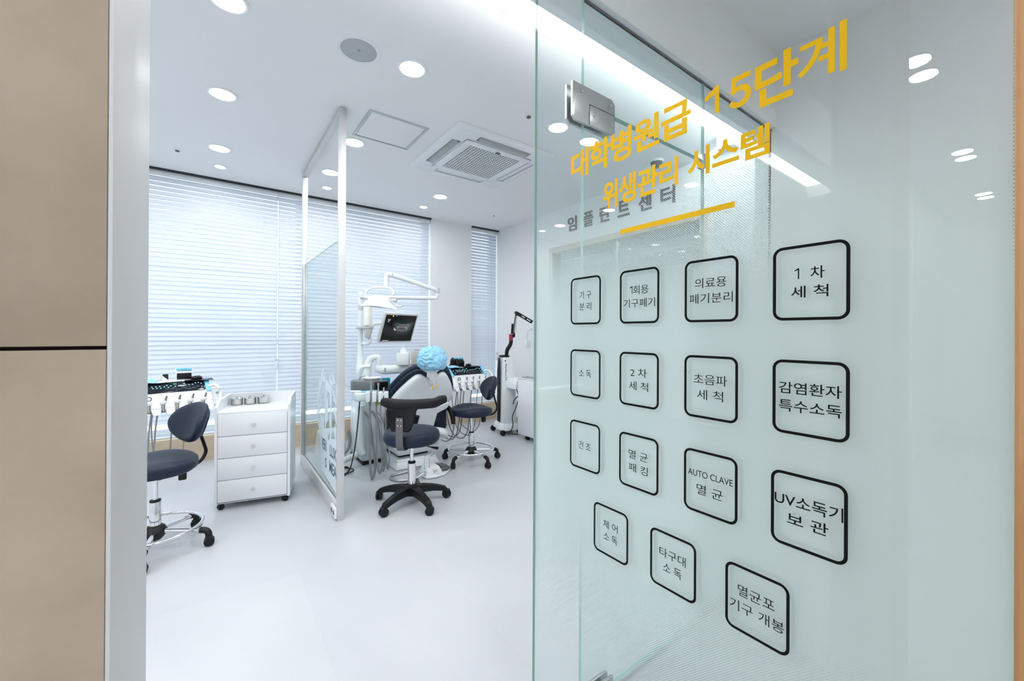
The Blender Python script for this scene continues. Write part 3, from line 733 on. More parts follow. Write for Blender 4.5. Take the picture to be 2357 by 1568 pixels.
def ring_stool(name_lb, loc, phi, seat_dz, base_rot):
    t = thing('operator_stool', name_lb, 'stool', loc, group='blue stools with chrome foot rings')
    zs = seat_dz
    k = kidney()
    b = MB(); Q = [(.60, -.005), (.90, 0), (.985, .014), (1.0, .034), (.985, .056), (.93, .071), (.80, .078), (.5, .074), (.2, .070), (.01, .070)]
    b.loft([[(p[0]*s_, p[1]*s_, zs+z+(.010*math.sin(2*math.atan2(p[1], p[0])-1.2) if .4 < s_ < .95 and z > .06 else 0)) for p in k] for s_, z in Q])
    st = b.build('seat', navy, t, 60)
    MB().lathe([(.10, zs-.018), (.115, zs-.004), (.02, zs-.004)], 24).build('seat_plate', black_pl, t)
    # backrest: curved oval shell
    ca, sa = math.cos(phi), math.sin(phi)
    # frame: u tangential, n radial outward, z up
    Mb = Matrix(((-sa, ca, 0, ca*.205), (ca, sa, 0, sa*.205), (0, 0, 1, zs+.258), (0, 0, 0, 1))) @ Matrix.Rotation(R(-19), 4, 'X')
    def oval(sc, w0, n=36):
        out = []
        for i in range(n):
            a = 2*math.pi*i/n; u = .165*math.cos(a)*sc*(1-.10*math.sin(a)); z = .128*math.sin(a)*sc
            out.append((u, w0-1.9*u*u*1.0+ (.10*z*z), z))
        return out
    b = MB().loft([oval(.08, -.032), oval(.4, -.032), oval(.75, -.030), oval(.93, -.022), oval(1.0, -.004), oval(.97, .014), oval(.86, .024), oval(.55, .028), oval(.1, .029)], True, Mb)
    b.build('backrest', navy, t, 60)
    MB().loft([oval(.80, .026), oval(.78, .036), oval(.5, .038), oval(.08, .038)], True, Mb).build('back_shell', navy, t, 60)
    p0 = Vector((ca*.05, sa*.05, zs-.012)); p = [p0, Vector((ca*.16, sa*.16, zs-.02)), Vector((ca*.235, sa*.235, zs-.008)), Vector((ca*.272, sa*.272, zs+.045)), Vector((ca*.262, sa*.262, zs+.10)), Vector((ca*.238, sa*.238, zs+.18)), Vector((ca*.245, sa*.245, zs+.22))]
    MB().tube(p, .0155, 10, 5, flat=(.55, 1.0)).build('back_bar', black_pl, t)
    a2 = phi+1.0 if False else phi-.45
    kx, ky = .125*math.cos(a2), .125*math.sin(a2)
    MB().box(kx-.02, kx+.02, ky-.016, ky+.016, zs-.075, zs-.012, .006).build('tilt_knob', black_pl, t)
    MB().lathe([(.0135, .20), (.0135, zs-.01)], 20).build('gas_piston', chrome, t)
    c = MB().lathe([(.028, .15), (.028, .285), (.024, .292)], 24); c.build('gas_cylinder', chrome, t)
    MB().lathe([(.02, .285), (.027, .290), (.027, .300), (.016, .303)], 24).build('cylinder_cap', black_pl, t)
    MB().lathe([(.03, .065), (.048, .085), (.058, .115), (.046, .14), (.031, .152)], 24).build('hub', black_pl, t)
    for i in range(5):
        a = base_rot+2*math.pi*i/5; c_, s_ = math.cos(a), math.sin(a)
        lg = MB().tube([(c_*.045, s_*.045, .112), (c_*.248, s_*.248, .095)], .0135, 12, 1).build('leg', chrome, t)
        sk = MB().tube([(c_*.235, s_*.235, .098), (c_*.262, s_*.262, .093), (c_*.278, s_*.278, .078), (c_*.282, s_*.282, .05)], .018, 10, 3); sk.build('leg_socket', black_pl, lg)
        Mc = Matrix.Translation((c_*.283, s_*.283, 0)) @ Matrix.Rotation(a+1.1*i+.4, 4, 'Z')
        caster(Mc, lg)
    MB().ring((0, 0, .128), .225, .0095).build('foot_ring', chrome, t)
    return t
ring_stool('dark blue stool on a chrome ring base, cut off by the white jamb', (-.275, 3.19, 0), R(30), .465, R(-24))
ring_stool('dark blue stool on a chrome ring base, right of the dental chair', (2.105, 3.55, 0), R(-16), .475, R(-14))

def assistant_stool():
    t = thing('assistant_stool', 'round blue stool with black T-shaped armrest back and black star base', 'stool', (1.222, 2.945, 0))
    seat = MB().lathe([(.14, .462), (.190, .467), (.206, .486), (.210, .512), (.203, .545), (.185, .560), (.12, .568), (.001, .568)], 48)
    seat.build('seat', navy, t, 60)
    MB().lathe([(.09, .445), (.11, .462), (.02, .462)], 24).build('seat_plate', black_pl, t)
    # direction of the back: towards the viewer, a little left
    a = R(-133); ca, sa = math.cos(a), math.sin(a)
    Mb = Matrix(((-sa, ca, 0, 0), (ca, sa, 0, 0), (0, 0, 1, 0), (0, 0, 0, 1)))   # x tangential, y outward
    # strap bracket
    pb = [(0, .03, .452), (0, .16, .452), (0, .215, .462), (0, .240, .495), (0, .246, .55), (0, .246, .698)]
    pr_ = MB()
    for sgn in (1,):
        rings = []
        for i, p in enumerate(pb):
            q0 = Vector(pb[max(i-1, 0)]); q1 = Vector(pb[min(i+1, len(pb)-1)]); T = (q1-q0).normalized(); N = Vector((1, 0, 0)).cross(T)
            P = Vector(p); w = .026; th = .003
            rings.append([P+Vector((w, 0, 0))+N*th, P+Vector((-w, 0, 0))+N*th, P+Vector((-w, 0, 0))-N*th, P+Vector((w, 0, 0))-N*th])
        pr_.loft(rings, True, Mb)
    br = pr_.build('bracket', dk_grey, t, 70)
    for x in (-.012, .012):
        for z in (.642, .682):
            MB().ell((x, .250, z), (.0055, .003, .0055), Mb, 12, 8).build('screw', mat('copper_screw', (.7, .55, .45), .25, .9), br)
    # black padded stem plate
    st = [(-.072, .608), (-.060, .595), (.062, .595), (.078, .613), (.080, .66), (.095, .715), (.125, .765), (.125, .78), (-.105, .785), (-.090, .73), (-.078, .69)]
    MB().prism(st, .205, .240, .01, Mb, axis='y').build('back_stem', black_lt, t, 60)
    # curved arm pad
    aq = R(-119); Mq = Matrix(((-math.sin(aq), math.cos(aq), 0, 0), (math.cos(aq), math.sin(aq), 0, 0), (0, 0, 1, 0), (0, 0, 0, 1)))
    pts, rr = [], []
    for i in range(11):
        u = -1+.2*i; an = u*.92
        x = .280*math.sin(an); y = .06+.175*math.cos(an)
        pts.append((x+.035, y, .792+.010*u*u+(.012 if i > 8 else 0))); rr.append(.036 if 1 <= i <= 9 else .028)
    MB().tube(pts, rr, 14, 3, flat=(1.0, .75), M=Mq).build('arm_pad', black_lt, t, 70)
    MB().tube([(.06, .02, .44), (.13, -.03, .432), (.20, -.06, .425)], [.004, .004, .012], 8, 2, M=Matrix.Rotation(R(-28), 4, 'Z')).build('lever', black_pl, t)
    MB().lathe([(.014, .20), (.014, .45)], 20).build('gas_piston', chrome, t)
    MB().lathe([(.030, .10), (.030, .305), (.026, .308)], 24).build('gas_cylinder', chrome, t)
    MB().lathe([(.02, .305), (.0285, .308), (.0285, .318), (.016, .322)], 24).build('cylinder_cap', black_pl, t)
    MB().lathe([(.035, .060), (.05, .075), (.056, .135), (.034, .150)], 20).build('hub', black_pl, t)
    for i in range(5):
        a = R(-85)+2*math.pi*i/5; Ma = Matrix.Rotation(a, 4, 'Z')
        # arched tapering leg, rectangular section
        rings = []
        for x, z, w, h in ((.03, .110, .038, .036), (.09, .112, .031, .032), (.16, .104, .026, .027), (.22, .090, .023, .023), (.262, .076, .023, .020), (.276, .056, .020, .014)):
            rings.append([(x, -w, z-h), (x, w, z-h), (x+.004, w*.82, z+h*.6), (x+.004, -w*.82, z+h*.6)])
        lg = MB().loft(rings, True, Ma).build('leg', black_pl, t, 50)
        caster(Matrix.Translation((.272*math.cos(a), .272*math.sin(a), 0)) @ Matrix.Rotation(a+(.9, 2.2, .5, 1.8, 2.9)[i], 4, 'Z'), lg, .031)
    return t
assistant_stool()

# ------------------------------------------------------------------ white drawer cabinet on casters
dc = thing('drawer_cabinet', 'white four-drawer cabinet on casters between the left stool and the partition', 'cabinet', (.006, 3.622, 0), rz=R(-12.8))
w, d = .482, .455
cb = MB().box(0, .018, 0, d, .045, .745).box(w-.018, w, 0, d, .045, .745).box(.018, w-.018, .012, d, .045, .06).box(.018, w-.018, d-.018, d, .045, .745).box(.018, w-.018, .002, d-.018, .690, .712, .001).box(.018, w-.018, .03, d-.02, .06, .69)
cb.build('carcass', lam_w, dc)
# raised gallery around the top, front corners sloped
ga = MB()
ga.prism([(0.0, .745), (d, .745), (d, .792), (.10, .792), (.0, .748)], 0, .018, axis='x'); ga.prism([(0.0, .745), (d, .745), (d, .792), (.10, .792), (.0, .748)], w-.018, w, axis='x')
ga.box(.018, w-.018, d-.018, d, .745, .792)
ga.build('gallery', lam_w, dc)
MB().box(.016, w-.016, .004, .010, .055, .692).build('gap_shade', gap_m, dc)  # dark sheet that paints the shade between the drawers
dh = .1555
for k in range(4):
    z = .060+k*(dh+.0035)
    dw = MB().box(.0205, w-.0205, -.002, .008, z, z+dh, .0012).build('drawer', lam_w, dc)
    MB().lathe([(.007, 0), (.007, .006), (.012, .009), (.012, .014), (.010, .016), (.001, .016)], 20, Matrix.Translation((w/2, -.002, z+dh*.5)) @ Matrix.Rotation(R(90), 4, 'X')).build('knob', alu, dw)
for x, y in ((.035, .03), (w-.035, .03), (.035, d-.04), (w-.035, d-.04)):
    Mc = Matrix.Translation((x, y, 0)) @ Matrix.Rotation(.6, 4, 'Z') @ Matrix.Scale(.75, 4)
    caster(Mc, dc, .027)
ra = R(-12.8)
for i, (x, y) in enumerate(((.072, .345), (.162, .352), (.252, .366))):
    X = .006+x*math.cos(ra)-y*math.sin(ra); Y = 3.622+x*math.sin(ra)+y*math.cos(ra)
    t = thing('steel_cup', ('left', 'middle', 'right')[i]+' of the three brushed steel canisters on the white drawer cabinet', 'cup', (X, Y, .7125), group='steel canisters on the drawer cabinet')
    MB().lathe([(.036, 0), (.041, .004), (.041, .046), (.0425, .048)], 32).build('body', steel, t)
    MB().lathe([(.0425, .048), (.0425, .057), (.039, .060), (.001, .0605)], 32).build('lid', chrome, t)
    MB().lathe([(.001, .0605), (.008, .0605), (.007, .063), (.001, .0635)], 12).build('lid_knob', dsteel, t)

# ------------------------------------------------------------------ delivery tables
def delivery_table(loc, rz, lb, side):
    t = thing('delivery_table', lb, 'dental table', loc, rz, group='white delivery tables with black control panels')
    wb, d_, zb, zt = .46, .082, .846, .918
    # body: side profile (y,z) extruded in x, soft edges
    pf = [(-.005, .838), (-.045, .795), (-.075, .74), (-.07, .715), (.0, .735), (.06, .80), (.30, .82), (.32, .84), (.32, .905), (.30, .925), (.10, .928), (d_+.012, .925), (-.004, zb+.002)]
    b = MB().prism(pf, -wb/2, wb/2, .012, axis='x'); b.build('body', white_pl, t, 50)
    # sloping control panel
    sl = math.atan2(zt-zb, d_)
    Mp = Matrix.Translation((0, d_/2, (zb+zt)/2+.0085)) @ Matrix.Rotation(sl, 4, 'X')
    L_ = math.hypot(d_, zt-zb)
    pn = MB().prism(rrect(.385, L_*.98, .008), 0, .003, .001, Mp).build('control_panel', mat('black_glass_panel', (.006, .01, .018), .08), t)
    rnd = random.Random(3)
    bt = MB()
    pos = [(-.135+.023*i, .014+(.0 if i % 1 == 0 else 0)) for i in range(3)]+[(-.13+.023*i, -.004) for i in range(3)]
    pos += [(-.062, .008), (-.045, .020), (-.022, .012), (-.038, -.002)] + [(.004+.022*i, .004+.002*i) for i in range(5)] + [(.115, .014), (.135, .026), (.155, .028), (.172, .018), (.172, -.02), (-.165, -.026), (-.172, .008)]
    for x, y in pos:
        bt.lathe([(.0046, .003), (.0046, .0038), (.001, .004)], 14, Mp @ Matrix.Translation((x, y, 0)))
    bt.build('panel_buttons', btn_m, pn)
    text_mesh('panel_display', '20', grn_m, pn, Mp @ Matrix.Translation((.005, .030, .0034)), .02, width=.02, hgt=.012)
    mk = MB()
    for k in range(26):
        x = rnd.uniform(-.06, .15); y = rnd.uniform(-.038, -.010); mk.box(x, x+rnd.uniform(.004, .014), y, y+.0016, .003, .0035, 0, Mp)
    mk.build('panel_markings', mat('grey_print', (.35, .42, .48), .5), pn)
    for s_ in (-1, 1): MB().prism([(-.016, -L_*.62), (.016, -L_*.62), (.016, L_*.56), (-.016, L_*.56)], -.004, .0045, .001, Mp @ Matrix.Translation((s_*.212, 0, 0))).build('barrier_film', film_blue, t)
    # instrument holders
    hx = [-.165+.0825*i for i in range(5)]
    fins = MB()
    for i in range(6):
        x = -.206+.0825*i
        fins.taper((x-.022, x+.022, -.105, -.02), (x-.036, x+.036, -.060, .0), .700, .765, .008)
        fins.taper((x-.030, x+.030, -.080, -.01), (x-.026, x+.026, -.030, .0), .745, .815, .008)
    fins.build('holder_rack', white_pl, t, 55)
    for i, x in enumerate(hx):
        h = MB()
        dx = .014 if i else 0
        h.tube([(x, -.085, .720), (x, -.055, .765), (x+dx, -.050, .805)], [.010, .012, .009], 12, 2)
        if i == 0: h.ring((0, 0, 0), .014, .004, 20, 8, Matrix.Translation((x+.002, -.05, .822)) @ Matrix.Rotation(R(80), 4, 'X'))
        else: h.tube([(x+dx, -.050, .803), (x+dx*1.5, -.045, .826), (x+dx*1.6, -.050, .836)], [.0075, .006, .005], 10, 2)
        ins = h.build('handpiece', dsteel, t, 60)
        MB().ell((x, -.060, .790), (.021, .010, .017), None, 16, 10).build('holder_rim', white_pl, t)
    # side grip
    for s_ in (1,):
        MB().tube([(s_*.215, .03, .88), (s_*.262, .02, .885), (s_*.285, -.02, .85), (s_*.285, -.05, .79), (s_*.262, -.065, .745), (s_*.22, -.05, .735)], .014, 12, 4, flat=(.7, 1.25)).build('grip', white_pl, t, 60)
    # hoses falling from the holders, in a U back to the underside
    ends = [(-.205, .19), (-.15, .20), (-.115, .22), (-.02, .19), (.06, .21), (.13, .24)]
    for i, (x, zl) in enumerate(ends):
        x2 = x-(.14+.02*i if side > 0 else .05)
        if i < 5 or side > 0:
            MB().tube([(x, -.075, .725), (x-.012, -.070, .60), (x-.022, -.062, .40), (x-.035, -.04, zl+.06), (x-.07, -.0, zl), (x-.13, .05, zl+.03), (x-.17, .10, .34), (x-.185, .14, .60), (x-.15, .17, .81)], .0055 if i < 4 else .0042, 8, 5).build('hose', hose_g, t, 60)
    # carrying arm
    if side > 0: MB().tube([(-.10, .25, .80), (-.22, .33, .86), (-.36, .37, .93)], .030, 14, 4).build('support_arm', white_pl, t, 60)
    else:
        MB().tube([(-.10, .25, .80), (-.40, .30, .82), (-.80, .32, .82), (-.84, .32, .60), (-.84, .32, .04)], .030, 14, 4).build('support_arm', white_pl, t, 60)
        MB().box(-1.0, -.68, .15, .50, 0, .06, .02).build('foot', white_pl, t)
    return t
tR = delivery_table((2.2, 3.757, 0), .088, 'white delivery table with lit black panel, right of the dental chair', 1)
tL = delivery_table((-.24, 4.13, -.032), .214, 'white delivery table with lit black panel behind the left blue stool', -1)
# fix the left foot height so it stands on the floor
def on_table(tb, x, y, z):
    c, s_ = math.cos(tb.rotation_euler.z), math.sin(tb.rotation_euler.z)
    return (tb.location.x+x*c-y*s_, tb.location.y+x*s_+y*c, tb.location.z+z)
ZT = .9285
# things on the tables
def curing_unit(tb, x, y, lb, col, rz=0.0):
    t = thing('device_box', lb, 'device', on_table(tb, x, y, ZT), tb.rotation_euler.z+rz)
    MB().prism([(0, 0), (.11, 0), (.11, .085), (.085, .10), (.02, .075)], -.055, .055, .006, axis='x').build('housing', col, t)
    MB().box(-.047, .047, -.004, .004, .012, .062, .002).build('front_recess', black_pl, t)
    MB().box(-.05, .05, .02, .09, .079, .10, .003).build('top_film', film_blue, t)
    return t
def mouse(tb, x, y, lb):
    t = thing('computer_mouse', lb, 'mouse', on_table(tb, x, y, ZT+.003), tb.rotation_euler.z+.5)
    b = MB().loft([[(.045*math.cos(a)*s_, .030*math.sin(a)*s_, z) for a in [2*math.pi*i/24 for i in range(24)]] for s_, z in ((.85, 0), (1, .006), (.97, .018), (.75, .027), (.4, .031), (.05, .032))])
    b.build('shell', black_pl, t, 60)
    MB().box(.012, .026, -.003, .003, .024, .032, .001).build('wheel', dk_grey, t)
    return t
def pad(tb, x, y, w_, d_, lb, m_=black_pl, rz=.0, name='mouse_pad', cat='mouse pad'):
    t = thing(name, lb, cat, on_table(tb, x, y, ZT), tb.rotation_euler.z+rz)
    MB().prism(rrect(w_, d_, .01), 0, .003, .001).build('sheet', m_, t)
    return t
curing_unit(tL, .075, .13, 'white device box under blue film on the left delivery table', white_pl, -.15)
pad(tL, .17, .12, .19, .14, 'black mouse pad at the right end of the left delivery table', rz=-.12)
mouse(tL, .155, .125, 'black computer mouse on the left delivery table')
pad(tL, -.04, .13, .17, .12, 'white paper sheet on the left delivery table beside the mouse pad', tissue_m, .25, 'paper_sheet', 'paper')
t = thing('instrument_stand', 'small white and black instrument stand on the left delivery table', 'stand', on_table(tL, -.06, .225, ZT), .3)
MB().box(-.06, .0, -.02, .02, 0, .02, .004).build('base', grey_pl, t); MB().prism([(0, 0), (.045, 0), (.0, .045)], -.018, .018, .002, axis='y', M=Matrix.Translation((.005, 0, 0))).build('wedge', white_pl, t)
MB().box(.02, .055, .02, .04, 0, .05, .003).build('block', black_pl, t)
t = thing('blue_wrap', 'crumpled light blue wrap on the left end of the left delivery table', 'wrap', on_table(tL, -.16, .10, ZT))
b = MB(); rnd = random.Random(5)
b.loft([[(.07*s_*math.cos(a)*(1+.12*math.sin(5*a)), .05*s_*math.sin(a), z+.004*math.sin(7*a+s_*5)) for a in [2*math.pi*i/30 for i in range(30)]] for s_, z in ((1, .004), (.9, .014), (.6, .026), (.3, .036), (.05, .04))])
b.build('sheet', cap_blue, t, 60)
t = curing_unit(tR, .0, .16, 'black device box under blue film on the right delivery table', black_pl, .1)
pad(tR, .09, .10, .20, .13, 'black mouse pad on the right delivery table', rz=.1)
mouse(tR, .06, .105, 'black computer mouse on the right delivery table')
t = thing('handpiece_cradle', 'black twin cradle charger beside the device box on the right delivery table', 'charger', on_table(tR, -.09, .15, ZT), .1)
MB().box(-.05, .045, -.04, .04, 0, .03, .01).build('base', black_pl, t)
for x in (-.028, .022): MB().lathe([(.022, .028), (.024, .05), (.020, .085), (.012, .09)], 20, Matrix.Translation((x, 0, 0))).build('cup', black_pl, t)
t = thing('blue_wrap', 'flat light blue wrap on the left end of the right delivery table', 'wrap', on_table(tR, -.155, .10, ZT))
b = MB(); b.loft([[(.085*s_*math.cos(a)*(1+.12*math.sin(5*a)), .05*s_*math.sin(a), z+.003*math.sin(7*a+s_*5)) for a in [2*math.pi*i/30 for i in range(30)]] for s_, z in ((1, .004), (.9, .010), (.6, .016), (.3, .020), (.05, .022))])
b.build('sheet', cap_blue, t, 60)
t = thing('paper_cup', 'white paper cup beside the grip of the left delivery table', 'cup', (.02, 4.16, .752))
MB().lathe([(.022, 0), (.031, .078), (.0335, .080), (.0335, .083), (.029, .082), (.020, .004), (.001, .004)], 28).build('cup_wall', tissue_m, t)
MB().lathe([(.011, 0), (.011, .0006), (.008, .0006), (.008, 0)], 20, Matrix.Translation((.004, -.0285, .045)) @ Matrix.Rotation(R(83), 4, 'X')).build('printed_ring', mat('cup_print', (.45, .5, .5), .7), t)
t = thing('cup_shelf', 'small white bracket shelf carrying the paper cup', 'shelf', (.02, 4.16, .745))
MB().prism(rrect(.09, .08, .02), 0, .007, .002).build('plate', white_pl, t)
MB().tube([(-.02, .01, .0), (-.10, .04, -.02), (-.16, .06, .04)], .008, 10, 3).build('bracket', white_pl, t)

# ------------------------------------------------------------------ dental unit column with cuspidor and pole
du = thing('dental_unit', 'white dental unit column with lamp pole, spittoon and corrugated hose left of the chair', 'dental unit', (1.25, 4.15, 0))
b = MB().taper((1.165, 1.42, 4.04, 4.50), (1.175, 1.42, 4.05, 4.48), .03, .74, .03)
b.taper((1.30, 1.44, 3.88, 4.3), (1.30, 1.44, 3.86, 4.3), .30, .72, .02)
b.bw('column_body', white_pl, du, du, 50)
MB().box(1.175, 1.40, 4.05, 4.49, 0, .03, .004).bw('black_foot', black_pl, du, du)
MB().taper((1.115, 1.20, 3.99, 4.10), (1.125, 1.20, 4.0, 4.10), .10, .60, .02).bw('side_cover', mat('bluish_cover', (.58, .68, .74), .3), du, du, 50)
MB().tube([(1.105, 3.86, .62), (1.10, 3.86, .30), (1.11, 3.86, .20), (1.125, 3.86, .17)], .030, 14, 3).bw('rounded_cover', white_pl, du, du, 60)
# spittoon
sp_ = MB().prism([(1.06, 4.05), (1.10, 4.15), (1.30, 4.12), (1.38, 3.98), (1.36, 3.88), (1.22, 3.90), (1.08, 3.97)], .735, .838, .012).bw('spittoon_housing', mat('graphite_plastic', (.16, .17, .18), .3), du, du, 50)
MB().box(1.235, 1.362, 3.868, 3.90, .742, .830, .008).bw('black_cover', mat('gloss_black', (.008, .008, .010), .1), du, du, 50)
MB().lathe([(.02, .83), (.055, .842), (.075, .862), (.082, .872), (.075, .872), (.05, .858), (.001, .85)], 30, Matrix.Translation((1.245, 3.99, -.012))).bw('bowl', tissue_m, du, du, 60)
MB().tube([(1.14, 4.05, .82), (1.145, 4.03, .87), (1.18, 3.99, .88), (1.22, 3.96, .862)], .006, 10, 4).bw('water_spout', chrome, du, du, 60)
MB().lathe([(.034, .715), (.036, .722), (.038, .775)], 26, Matrix.Translation((1.36, 3.93, 0))).bw('cup_base', mat('gloss_black', (.008, .008, .010), .1), du, du)
MB().lathe([(.001, .777), (.0385, .776), (.040, .852), (.038, .852), (.0365, .780), (.001, .780)], 26, Matrix.Translation((1.36, 3.93, 0))).bw('teal_filter_cup', teal_cl, du, du)
# upright arch and tall handle piece
MB().tube([(1.165, 4.17, .82), (1.168, 4.165, .91), (1.19, 4.15, .955), (1.26, 4.10, .968)], .017, 12, 4, flat=(.7, 1.3)).bw('arch_handle', white_pl, du, du, 60)
MB().tube([(1.235, 4.15, .83), (1.245, 4.15, .93), (1.27, 4.145, 1.02), (1.31, 4.12, 1.05), (1.345, 4.10, 1.04), (1.35, 4.10, .97)], [.044, .042, .036, .030, .028, .028], 18, 4).bw('column_neck', white_pl, du, du, 60)
MB().tube([(1.325, 4.115, .945), (1.40, 4.07, .922), (1.60, 3.93, .938), (1.80, 3.80, .958), (1.86, 4.0, .955), (1.98, 4.12, .94)], [.045, .046, .044, .042, .036, .032], 18, 4, flat=(1.0, .8)).bw('swing_arm', white_pl, du, du, 60)
MB().lathe([(.022, 0), (.022, .004), (.001, .004)], 24, Matrix.Translation((1.385, 4.03, .925)) @ Matrix.Rotation(R(35), 4, 'Z') @ Matrix.Rotation(R(90), 4, 'X')).bw('pivot_cap', grey_pl, du, du)
MB().tube([(1.24, 4.36, .74), (1.24, 4.36, .88)], .026, 16, 1).bw('pole_base', white_pl, du, du)
MB().lathe([(.040, .86), (.042, .87), (.042, .955), (.036, .965), (.033, 1.06), (.026, 1.10), (.024, 1.34), (.024, 1.40), (.025, 1.62), (.022, 1.675)], 24, Matrix.Translation((1.238, 4.365, 0))).bw('lamp_pole', white_pl, du, du, 50)
MB().lathe([(.0255, .0), (.0255, .06)], 24, Matrix.Translation((1.2375, 4.3645, 1.53))).bw('grey_label', grey_pl, du, du)
co_ = MB().prism([(1.20, 4.39), (1.26, 4.415), (1.345, 4.27), (1.33, 4.215), (1.28, 4.205), (1.23, 4.26), (1.195, 4.34)], 1.335, 1.368, .008).bw('cup_collar', grey_pl, du, du, 50)
MB().lathe([(.042, 1.368), (.042, 1.385), (.038, 1.39), (.038, 1.575), (.034, 1.58)], 28, Matrix.Translation((1.283, 4.25, 0))).bw('cup_tube', ivory, du, du, 50)
MB().taper((1.26, 1.30, 4.23, 4.29), (1.245, 1.325, 4.21, 4.31), 1.235, 1.335, .012).bw('bracket', grey_pl, du, du, 50)
MB().tube([(1.25, 4.33, 1.185), (1.28, 4.30, 1.178), (1.305, 4.27, 1.20), (1.305, 4.265, 1.25)], .0185, 14, 4).bw('elbow', white_pl, du, du, 60)
MB().tube([(1.30, 4.29, 1.29), (1.35, 4.32, 1.375), (1.44, 4.33, 1.395), (1.545, 4.33, 1.37)], .015, 12, 4).bw('monitor_arm', white_pl, du, du, 60)
MB().tube([(1.13, 4.30, .745), (1.05, 4.32, .765), (.90, 4.40, .775), (.80, 4.44, .775)], .010, 10, 4, flat=(.5, 1.6)).bw('side_rail', grey_pl, du, du, 60)
# yellow disc and little panel
MB().lathe([(.001, -.012), (.020, -.012), (.024, -.004), (.024, .004), (.001, .006)], 20, Matrix.Translation((1.225, 3.74, .655)) @ Matrix.Rotation(R(35), 4, 'Z') @ Matrix.Rotation(R(90), 4, 'X')).bw('lime_cap', yel2, du, du)
MB().tube([(1.225, 3.74, .655), (1.24, 3.80, .66), (1.30, 3.90, .66)], .008, 8, 3).bw('cap_stem', white_pl, du, du)
# corrugated hose
pts, rr = [], []
A_, B_ = Vector((1.175, 4.02, .15)), Vector((.86, 3.99, .045))
for i in range(49):
    u = i/48; p = A_.lerp(B_, u); p.z = .15-.105*u**.7; p.y += .05*math.sin(u*2.4); pts.append(p); rr.append(.030+.0035*math.cos(i*math.pi))
MB().tube(pts, rr, 16, 1).bw('corrugated_hose', hose_w, du, du, 30)
# assistant's holder
MB().taper((1.0, 1.235, 3.66, 3.78), (1.005, 1.23, 3.655, 3.78), .69, .765, .012, None).bw('holder_block', white_pl, du, du, 50)
hb = MB()
for i, (x, y) in enumerate(((1.10, 3.635), (1.145, 3.605), (1.19, 3.575), (1.235, 3.555))): hb.prism(rrect(.036, .10, .008), .692+.01*(i == 3), .775, .006, Matrix.Translation((x, y, 0)) @ Matrix.Rotation(R(-20), 4, 'Z'))
hb.bw('holder_rack', white_pl, du, du, 50)
MB().tube([(1.12, 3.74, .74), (1.18, 3.84, .72), (1.25, 3.95, .70)], .025, 14, 3).bw('holder_arm', white_pl, du, du)
MB().box(1.05, 1.19, 3.665, 3.735, .766, .772, .002).bw('barrier_film', film_blue, du, du)
MB().prism([(.975, 3.76), (1.06, 3.68), (1.07, 3.76), (1.0, 3.80)], .766, .776, .002).bw('tray_lip', white_pl, du, du)
for i, (x, y, zt) in enumerate(((1.128, 3.640, .872), (1.180, 3.605, .850), (1.222, 3.580, .81))):
    MB().lathe([(.012, .765), (.014, .775), (.007, .79), (.0075, zt-.03), (.0105, zt-.015), (.008, zt)], 16, Matrix.Translation((x, y, 0))).bw('suction_handpiece', steel, du, du, 50)
for x, y, zl, r_, dx in ((1.118, 3.645, .035, .0105, .035), (1.165, 3.612, .085, .008, .05), (1.20, 3.598, .10, .0055, .03), (1.235, 3.578, .12, .0055, .022)):
    p = [(x, y, .70), (x-.006, y-.03, .45), (x-.014, y-.07, zl+.10), (x+dx*.45-.012, y-.075, zl-.018), (x+dx, y-.05, zl+.10), (x+dx*.95, y+.03, .32), (x+dx*.9, y+.10, .48), (x+dx*.9, 3.90, .55)]
    MB().tube(p, r_, 10, 5).bw('hose', hose_g, du, du, 60)
cbk = thing('black_cable', 'thin black cable hanging from the assistant holder and coiled on the floor', 'cable', (1.0, 3.95, 0))
p = [(1.058, 3.74, .69), (1.05, 3.76, .50), (1.035, 3.79, .28), (1.02, 3.85, .10), (.99, 3.88, .015), (.90, 3.92, .008), (.84, 4.02, .008), (.92, 4.08, .009), (1.03, 4.02, .010), (1.06, 3.93, .012), (.98, 3.86, .014), (.88, 3.92, .016), (.90, 4.03, .018), (1.0, 4.05, .02), (1.03, 3.97, .02), (.96, 3.85, .008), (.86, 3.76, .006), (.80, 3.74, .006)]
MB().tube(p, .0055, 8, 5).bw('cord', cable_b, cbk, cbk, 60)
pb_ = thing('power_box', 'white floor box with a grey hose beside the dental unit, next to the partition post', 'floor box', (1.02, 4.55, 0))
MB().taper((.86, 1.13, 4.44, 4.72), (.88, 1.12, 4.46, 4.70), 0.0, .27, .03).bw('housing', white_pl, pb_, pb_, 50)
MB().tube([(1.145, 4.45, .27), (1.15, 4.42, .18), (1.13, 4.40, .09), (1.08, 4.39, .05), (1.0, 4.40, .04)], .014, 10, 4).bw('hose', hose_g, pb_, pb_, 60)
cg = thing('grey_cable', 'tangled grey cables behind the partition glass near the beige plinth', 'cable', (.9, 4.9, 0))
MB().tube([(.80, 5.08, .30), (.90, 5.06, .22), (1.0, 5.05, .26), (.92, 5.0, .16), (.84, 4.97, .10), (.98, 4.93, .06), (1.02, 4.88, .012), (.88, 4.82, .008), (.82, 4.90, .008), (.95, 4.96, .010), (1.05, 4.88, .012), (.95, 4.80, .012), (.85, 4.86, .012), (.92, 4.74, .008)], .006, 8, 5).bw('cord', cable_g, cg, cg, 60)

